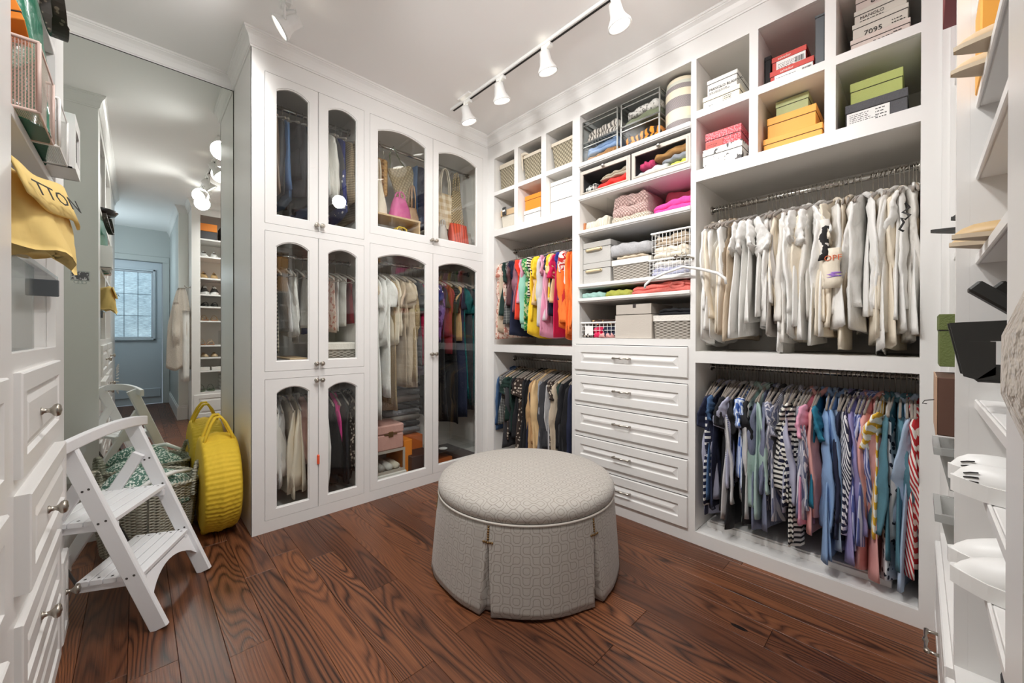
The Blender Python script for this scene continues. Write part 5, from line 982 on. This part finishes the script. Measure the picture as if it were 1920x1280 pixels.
t=cthing('magazine_holder','white plastic holder with dark window at the right end of the upper left shelf','storage bin',.71,-.055,1.668); frame(lambda u,v,w:(u,v,w),-.075,.075,0,.17,[(-.05,.05,.03,.13)],0,.006,'front_frame',t,whitep); MB().box(-.052,.052,-.012,-.002,.028,.132).build('dark_window',mat('dark_brown_card',(62,46,44),.5),t); b=MB(); b.box(-.075,-.07,-.25,0,0,.17); b.box(.07,.075,-.25,0,0,.17); b.box(-.075,.075,-.25,0,0,.004); b.build('holder_shell',whitep,t)
ylw=mat('yellow_flannel',(236,206,130),.85,bump=(14,.5)); t=cthing('dust_bag','pale yellow flannel dust bag with black lettering draped over the clear box','bag',1.07,-.0,1.345); t.rotation_euler=(0,0,-.34); R=[]
rg=random.Random(4)
for i in range(15):
    t_=i/14; w_=.135*(.75+.25*sin(PI*(t_*.75+.25))); q=[]
    for j in range(30):
        a=2*PI*j/30; f_=1+.10*sin(5*a+t_*4)*(1-t_)+.05*sin(11*a+t_*9); q.append((w_*cos(a)*f_+.03*(t_-.5),.062*sin(a)*f_*(1.1-.4*t_)-.0,.19*t_+.02*sin(a*2+t_*2)+.012*cos(a*4)*(1-t_)))
    R.append(q)
b=MB(); b.rings(R); b.build('flannel_body',ylw,t,recalc=False)
R=[]
for i in range(13):
    t_=i/12; R.append([(-.135+.27*t_,.040+.006*sin(t_*8)+.010*k_-.03*(1-t_)**3,.200-.026*k_+.006*sin(t_*7)-.02*(1-t_)*(k_/3)) for k_ in range(4)])
b=MB(); b.rings(R,cap=False,closed=False); o=b.build('folded_flap',ylw,t,recalc=False); md=o.modifiers.new('s','SOLIDIFY'); md.thickness=.006; md.offset=1
o=text('TTON',.048,ink,t,(.125,.082,.130),(PI/2-.36,0,PI),'lettering',sx=1.3)
t=cthing('acrylic_box','clear acrylic box holding pale items under the yellow dust bag','storage box',1.0,.02,1.107); b=MB(); b.box(-.2,.14,-.003,0,0,.24); b.box(-.2,-.197,-.25,0,0,.24); b.box(.137,.14,-.25,0,0,.24); b.box(-.2,.14,-.25,0,.237,.24); b.box(-.2,.14,-.25,0,0,.003); b.build('acrylic_shell',acryl,t)
for k_,(xx,c_) in enumerate(((.93,'cream'),(1.03,'light grey'))): handbag(('cream','pale grey')[k_]+' soft pouch inside the clear acrylic box',(xx,YC-.13,1.112),0,.09,.17,.1,F[c_],.8,0,seed=30+k_)
t=cthing('acrylic_shelf','clear acrylic riser carrying the yellow dust bag with a grey end','shelf',.88,.0,1.33); b=MB(); b.box(-.26,.24,-.25,.01,.0,.012,.002); b.box(-.26,-.25,-.25,.01,-.05,0); b.build('acrylic_plate',acryl,t); MB().box(-.265,-.258,-.06,.012,-.055,.0,.002).build('grey_end',mat('slate_card',(86,90,94),.5),t)
# next module of the near left unit, only seen in the mirror
for k_,(nm,lb,x0,x1,z0,z1,m_) in enumerate((('storage_box','grey fabric box on the top shelf of the near left unit',1.45,1.80,2.126,2.42,gfab),('storage_box','white box on the middle shelf of the near left unit',1.85,2.10,1.666,1.88,card),('storage_box','black patterned box on the middle shelf of the near left unit',1.42,1.72,1.666,1.90,F['grey leopard']),('storage_box','grey fabric box above the green handbag',.70,1.0,2.126,2.46,gfab))): tag(MB(TC).box(x0,x1,.012,.3,z0,z1,.004).build(nm,m_),lb,'box')
# photo holder on the mirror
t=thing('photo_holder','small black and white photo in a clear holder stuck to the mirror','photo',(XM+.007,-2.438,1.44)); MB().box(0,.004,-.037,.037,0,.056,.001).build('clear_frame',acryl,t); MB().box(.004,.005,-.032,.032,.006,.050).build('photo_print',mat('monochrome_photo',(70,72,72),.4,0,'flo',(170,172,170),70,thr=.55),t)
b=MB(); 
for k_ in(-1,0,1): b.tube([(.006,k_*.014+.009*cos(a),-.006+.007*sin(a)) for a in [2*PI*q/12 for q in range(12)]],.0025,5,closed=True)
b.build('scroll_bracket',acryl,t)
# ------------------------------------------------------------------ shoes and boxes on the right hand unit (D)
def shoe(label,x,y,z,rz,kind,m,ms,grp=None,L=.24,pitch=0):
    """toe towards local +X"""
    t=thing(kind if kind not in('flat',) else 'flat_shoe',label,'shoe',(x,y,z),rz,grp); hz={'high_heel':.07,'sandal':.02,'sneaker':.012,'flat':.008,'slide':.018,'loafer':.014,'wedge':.05}[kind]; w0=.040 if kind!='sneaker' else .048
    def wd(s_): return w0*(.62+.38*sin(PI*min(1,max(0,(s_-.02)/.9)))**.8)*(1 if s_<.72 else math.sqrt(max(.02,1-((s_-.72)/.283)**2)))*(1 if s_>.12 else math.sqrt(max(.05,1-((.12-s_)/.125)**2))) 
    def lift(s_): return hz*max(0,1-s_*1.7) if kind in('high_heel','wedge') else .0
    N_=14; th_=.03 if kind in('sneaker','slide') else (.03 if kind=='wedge' else .008); R=[]
    for i in range(N_+1):
        s_=(1-cos(PI*i/N_))/2; w_=wd(min(.996,max(.004,s_))); X=L*(s_-.5); zb=lift(s_)+.006*max(0,s_-.8)*5
        R.append([(X,-w_,zb),(X,w_,zb),(X,w_*1.03,zb+th_),(X,-w_*1.03,zb+th_)])
    b=MB(); b.rings(R,sm=False); b.build('sole',ms,t)
    H={'sneaker':.11,'high_heel':.045,'sandal':.0,'flat':.042,'slide':.045,'loafer':.06,'wedge':.05}[kind]*(1.5 if kind=='slide' else 1); R=[]
    if kind in('sneaker','high_heel','flat','loafer') or (kind=='slide' and m is whl):
        for i in range(N_+1):
            s_=(1-cos(PI*i/N_))/2; w_=wd(min(.996,max(.01,s_)))*.98; X=L*(s_-.5)*.99; zb=lift(s_)+th_*.7
            if kind=='sneaker': h_=H*(.72+.28*cos(s_*3)) if s_<.55 else H*(.62-.36*(s_-.55)/.45)
            else: h_=H*(.85-.5*s_) if s_<.5 else H*(.55+.25*sin((s_-.5)*PI*2)*.3)
            if s_>.85: h_*=math.sqrt(max(.05,1-((s_-.85)/.155)**2))
            R.append([(X,w_*cos(a)*(1-.15*(sin(a)>.5)),zb+h_*sin(a)) for a in [PI*j/8 for j in range(9)]])
        b=MB(); b.rings(R,closed=True); b.build('upper',m,t)
        MB().lathe([(.001,.001),(.9,.0)],n=16).build('opening',mat('shoe_lining',(120,104,90),.9),t); o=[c for c in t.children if c.name.startswith('opening')][0]; o.scale=(.052,.022,.01); o.location=(-L*.22,0,lift(.28)+th_*.7+(H*.80 if kind!='sneaker' else H*.93))
        if kind=='sneaker':
            b=MB()
            for k_ in range(4): X=L*(.02+k_*.05); b.tube([(X,-.02,th_+H*(.70-.06*k_)),(X,0,th_+H*(.80-.07*k_)),(X,.02,th_+H*(.70-.06*k_))],.0028,5)
            b.build('laces',whitep,t)
    else:
        for s0,s1 in(((.55,.85),) if kind=='slide' else((.62,.74),(.2,.26))):
            R=[]
            for q in range(6):
                s_=s0+(s1-s0)*q/5; w_=wd(s_)*1.04; X=L*(s_-.5); zb=lift(s_)+th_*.6; hh_=.045 if s0>.3 else .075; R.append([(X,w_*cos(a),zb+hh_*sin(a)) for a in [PI*j/10 for j in range(11)]])
            b=MB(); b.rings(R,cap=False,closed=False); o=b.build('strap',m,t,recalc=False); md=o.modifiers.new('s','SOLIDIFY'); md.thickness=.004
    if kind=='high_heel': MB().lathe([(.006,0),(.007,.03),(.014,.07)],-L*.43,0,0,10).build('heel',m,t)
    if kind=='slide' : 
        b=MB(); 
        for k_ in range(3):
            for sg_ in(-1,1):
                P=[]
                for s_ in(.86,.90,.935):
                    fz=.30+.2*k_; h_=H*(.55+.25*sin((s_-.5)*PI*2)*.3)*(math.sqrt(max(.05,1-((s_-.85)/.155)**2)) if s_>.85 else 1); P.append((L*(s_-.5)*.99+.0004,sg_*(wd(s_)*.98*math.sqrt(1-fz*fz)+.0006),th_*.7+lift(s_)+h_*fz))
                MB().tube(P,.0013,5).build('vent_slot',darkgap,t)
    return t
def tonecol(n,c,**k): return mat(n,c,k.pop('r',.5),**k)
gold=tonecol('gold_leather',(196,166,120)); tanl=tonecol('tan_leather',(178,112,66)); sand_=tonecol('sand_suede',(206,180,146),r=.9); blk=tonecol('black_leather',(48,48,46)); whl=tonecol('white_leather',(232,232,230),r=.4); orl=tonecol('orange_leather',(232,126,56)); rdl=tonecol('red_leather',(214,64,44)); pks=tonecol('blush_leather',(222,196,186)); olv=tonecol('sage_rubber',(120,132,112)); rub=tonecol('gum_rubber',(196,180,156),r=.7); met=tonecol('pewter_leather',(150,140,128),r=.3,metal=.6)
rowsD=[(2.166,'second highest',[('sneaker',pks,whl,'blush sneaker'),('sneaker',whl,rub,'white sneaker'),('high_heel',whl,whl,'white heeled shoe')]),
 (1.885,'third highest',[('flat',sand_,rub,'sand flat'),('slide',orl,rub,'orange slide'),('high_heel',gold,gold,'gold heeled shoe')]),
 (1.673,'fourth highest',[('flat',sand_,rub,'tan flat'),('sandal',rdl,rub,'red sandal'),('sneaker',blk,whl,'black sneaker')]),
 (1.514,'fifth highest',[('sandal',blk,blk,'black sandal'),('flat',blk,blk,'black flat'),('slide',blk,blk,'black slide')]),
 (1.327,'sixth highest',[('flat',gold,rub,'tan studded espadrille'),('sandal',sand_,rub,'beige sandal'),('sandal',gold,tanl,'gold sandal')]),
 (.675,'third lowest',[('sneaker',whl,whl,'chunky white sneaker'),('flat',met,rub,'pewter flat'),('flat',gold,rub,'gold ballet flat')]),
 (.848,'fourth lowest',[('slide',whl,whl,'white perforated slide'),('loafer',met,blk,'pewter loafer'),('loafer',sand_,rub,'sand loafer')])]
for zs_,sn,prs in rowsD:
    for k_,(kd_,m_,ms_,ds) in enumerate(prs):
        yc_=-1.04-k_*.235
        for sd,dy in(('right',-.052),('left',.052)):
            shoe(f'{ds} on the {sn} shelf, {"nearer" if dy<0 else "farther"} one of its pair',XD+(.105 if k_==0 and ('white' in ds or 'espadrille' in ds or 'tan flat' in ds) else .165),yc_+dy-(.02 if k_==0 and sn in('third highest','fourth highest') else 0),zs_+.001,PI+(.05 if dy>0 else -.05),kd_,m_,ms_)
# upright / special items
t=thing('wedge_sandal','large black strapped wedge sandal standing out from the right shelves','shoe',(XD+.10,-1.06,1.009),PI); o=MB()
for y0,y1 in((-.045,-.037),(.037,.045)):
    o.poly([(.118,.165),(-.10,.175),(-.10,.135),(.095,.13)],y0,y1); o.poly([(.118,.165),(.095,.13),(.062,.13),(.062,.07),(.085,.06),(.10,.065)],y0,y1); o.poly([(.085,.06),(.062,.085),(-.10,.085),(-.10,.06)],y0,y1)
o.build('side_strap',blk,t); MB().box(-.10,.02,-.045,.045,0,.07,.006).build('heel_block',blk,t); MB().box(-.10,.085,-.037,.037,.055,.068,.003).build('sole',blk,t); o=MB().box(-.15,.01,-.02,.02,-.012,.012,.004).build('ankle_strap',blk,t); o.location=(.08,.0,.23); o.rotation_euler=(0,-.75,0); o=MB().box(-.15,.01,-.02,.02,-.012,.012,.004).build('ankle_strap',blk,t); o.location=(.05,-.03,.23); o.rotation_euler=(0,-.75,0)
tag(MB().box(XD+.06,XD+.3,-1.40,-1.18,1.009,1.20,.004).build('acrylic_shoe_box',acryl),'clear box of black shoes on the middle right shelf','box')
for k_ in(0,1): shoe(('farther','nearer')[k_]+' black sandal inside the clear shoe box',XD+.17,-1.25-k_*.09,1.013,PI,'sandal',blk,blk)
shoe('tan sandal standing beside the clear shoe box',XD+.15,-1.50,1.009,PI,'sandal',sand_,tanl); shoe('tan sandal at the hallway end of the middle right shelf',XD+.15,-1.59,1.009,PI,'sandal',sand_,tanl)
for k_,(y0,z0,z1,m_,lb) in enumerate(((-1.66,2.396,2.50,charc,'black shoebox, lower of the pair at the hallway end'),(-1.66,2.502,2.60,orng,'orange box on top of the black shoebox at the hallway end'),(-1.40,2.396,2.49,blackc,'black shoebox, lower of the middle pair on the top right shelf'),(-1.40,2.492,2.59,charc,'charcoal shoebox, upper of the middle pair on the top right shelf'),(-1.13,2.396,2.52,amber,'amber box at the far end of the top right shelf'))):
    tag(MB().box(XD+.05,XD+.33,y0,y0+.22,z0,z1,.003).build('shoe_box',m_),lb,'box')
for k_,(y0,z0,h_) in enumerate(((-.985,1.888,.20),(-.985,1.676,.17))): tag(MB().box(XD+.026,XD+.30,y0,y0+.105,z0,z0+h_,.003).build('amber_box',amber),('upper','lower')[k_]+' amber orange box at the far end of the right shelves','box')
for k_,yy in enumerate((-1.62,-1.50,-1.38)): tag(MB().box(XD+.04,XD+.10,yy,yy+.1,.678,.72,.003).build('label_box',card),f'small white label box under the shoes, {ordn(k_+1)} from the hallway','box')
for k_ in(0,1): shoe(('hallway side','inner side')[k_]+' sage rubber flip-flop on the lowest right shelf',XD+.14,-1.60+k_*.1,.402,PI,'sandal',olv,olv)
for k_ in range(4): tag(MB().box(XD+.05,XD+.3,-1.40,-1.22,.402+k_*.052,.45+k_*.052,.006).build('clear_shoe_box',whitep),f'white translucent box, {ordn(k_+1)} from the bottom of the lowest right shelf','box',)
t=thing('umbrella','folded black and grey umbrella standing at the bottom of the right shelves','umbrella',(XD+.075,-1.08,.402)); MB().lathe([(.01,0),(.024,.03),(.028,.13),(.02,.16),(.012,.165)],n=10).build('canopy',F['charcoal'],t); MB().tube([(0,0,.16),(0,0,.18),(-.012,0,.195),(-.025,0,.185)],.006,8).build('handle',blk,t)
# far module
t=shoebox('shoe_box','olive green lidded box standing on the brown box, far right module',0,0,0,.17,.22,.165,mat('olive_card',(96,108,56),.6,bump=(200,.3)),MATS['olive_card'],lh=.05); t.rotation_euler=(0,0,-PI/2); t.location=(XD-.015,-.30,1.052)
t=wthing('brown_drawer_box','brown box with a small ring pull, far right module','box',(2.7,-.4,.862)); MB().box(XD-.022,XD+.2,-.55,-.30,.862,1.03,.003).build('box_body',mat('brown_card',(94,66,54),.5),t); MB().box(XD-.024,XD-.021,-.55,-.30,.862,1.03).build('edge_trim',mat('tan_edge',(198,164,138),.5),t); MB().tube([(XD-.024,-.42,.95),(XD-.045,-.42,.945),(XD-.05,-.42,.935),(XD-.04,-.42,.935)],.0015,5).build('ring_pull',blk,t)
cpl=mat('frosted_plastic',(214,216,214),.25); cpl.node_tree.nodes['Principled BSDF'].inputs['Transmission Weight'].default_value=.6
for k_,(z0,h_,yy) in enumerate(((.70,.125,-.45),(.55,.13,-.60))):
    t=thing('clear_tub',('upper','lower')[k_]+' translucent plastic tub with rim in the far right module','storage tub',(XD+.07,yy,z0)); R=[[(x*s_,y*s_,z) for x,y in((-.09,-.09),(.09,-.09),(.09,.09),(-.09,.09))] for s_,z in((.72,0),(.95,h_-.02),(1.08,h_-.02),(1.08,h_),(.93,h_),(.7,.004))]; MB().rings(R,cap=True,sm=False).build('tub_shell',cpl,t)
tag(MB().box(XD+.03,XD+.3,-.75,-.35,.42,.549,.003).build('white_box',card),'white box beneath the translucent tubs in the far right module','box'); tag(MB().box(XD+.05,XD+.3,-.75,-.40,.553,.70,.003).build('white_box',card),'white box behind the lower translucent tub','box')
t=shoebox('red_box','red and dark red boot box at the top of the far right module',0,0,0,.3,.30,.42,mat('dark_red_card',(126,36,46),.5),mat('glossy_red_card',(196,34,42),.35,bump=(200,.2)),lh=.26); t.rotation_euler=(0,0,-PI/2); t.location=(XD-.012,-.55,2.101)
shoe('tan and black sandal poking out of the far right module',XD+.085,-.50,1.451,PI,'sandal',gold,blk); shoe('small black flat on the far right module shelf',XD+.12,-.65,1.451,PI,'flat',blk,blk)
# robe on the end of the right unit
terry=mat('beige_terry',(204,194,182),1,bump=(140,.8),sheen=.5); t=thing('bathrobe','beige terry bathrobe hanging on the end of the right shelf unit','robe',(2.80,-1.80,0)); rg=random.Random(2); R=[]
for i in range(24):
    t_=i/23; z=1.74-1.02*t_; rx=.032+.070*min(1,t_*2.2)**.7; ry=.03+.07*min(1,t_*2)**.7+.02*t_; R.append([(rx*cos(a)*(1+.18*sin(5*a+t_*3)),ry*sin(a)*(1+.16*sin(4*a+1+t_*2))-.02*t_,z+.03*sin(a*3)*t_) for a in [2*PI*j/48 for j in range(48)]])
b=MB(); b.rings(R); b.build('robe_body',terry,t,recalc=False)
R=[]
for i in range(22):
    t_=i/21; z=1.55-.70*t_; r_=.045*(.6+.4*sin(PI*t_)); k_=math.exp(-((z-1.13)/.10)**2); R.append([(-.055-.052*k_+r_*cos(a),-.055+r_*.9*sin(a)*(1+.1*sin(a*3)),z) for a in [2*PI*j/20 for j in range(20)]])
b=MB(); b.rings(R); b.build('robe_sleeve',terry,t,recalc=False)
t=thing('bath_towel','white cotton garment hanging beneath the beige bathrobe','clothing',(2.76,-1.765,0)); R=[]
for i in range(12):
    t_=i/11; z=1.45-.90*t_; R.append([(.07*cos(a)*(1+.15*sin(6*a)),.042*sin(a)*(1+.2*sin(5*a+2)),z) for a in [2*PI*j/32 for j in range(32)]])
b=MB(); b.rings(R); b.build('towel_cloth',wh,t,recalc=False)
t=thing('robe_hook','nickel hook on the side of the right unit holding the bathrobe','hook',(2.80,-1.71,1.76)); MB().tube([(0,0,0),(0,-.03,-.01),(0,-.055,0),(0,-.06,.02)],.005,8).build('hook_arm',nickel,t); MB().lathe([(.016,0),(.016,-.004),(.001,-.005)],0,0,0,16,'y').build('hook_plate',nickel,t)
# strings of beads by the near left unit
t=thing('bead_strings','tangled white bead strings hanging on the near left unit beyond the shelves','necklace',(2.27,YC+.03,.80)); b=MB(); rg=random.Random(8)
for s_ in range(4):
    for k_ in range(26): a=k_/25*2*PI; b.lathe([(.001,-.008),(.009,0),(.001,.008)],.02*cos(a)+s_*.012,.012+s_*.004,-.14+(.12+s_*.012)*cos(a),6)
b.build('beads',whitep,t)
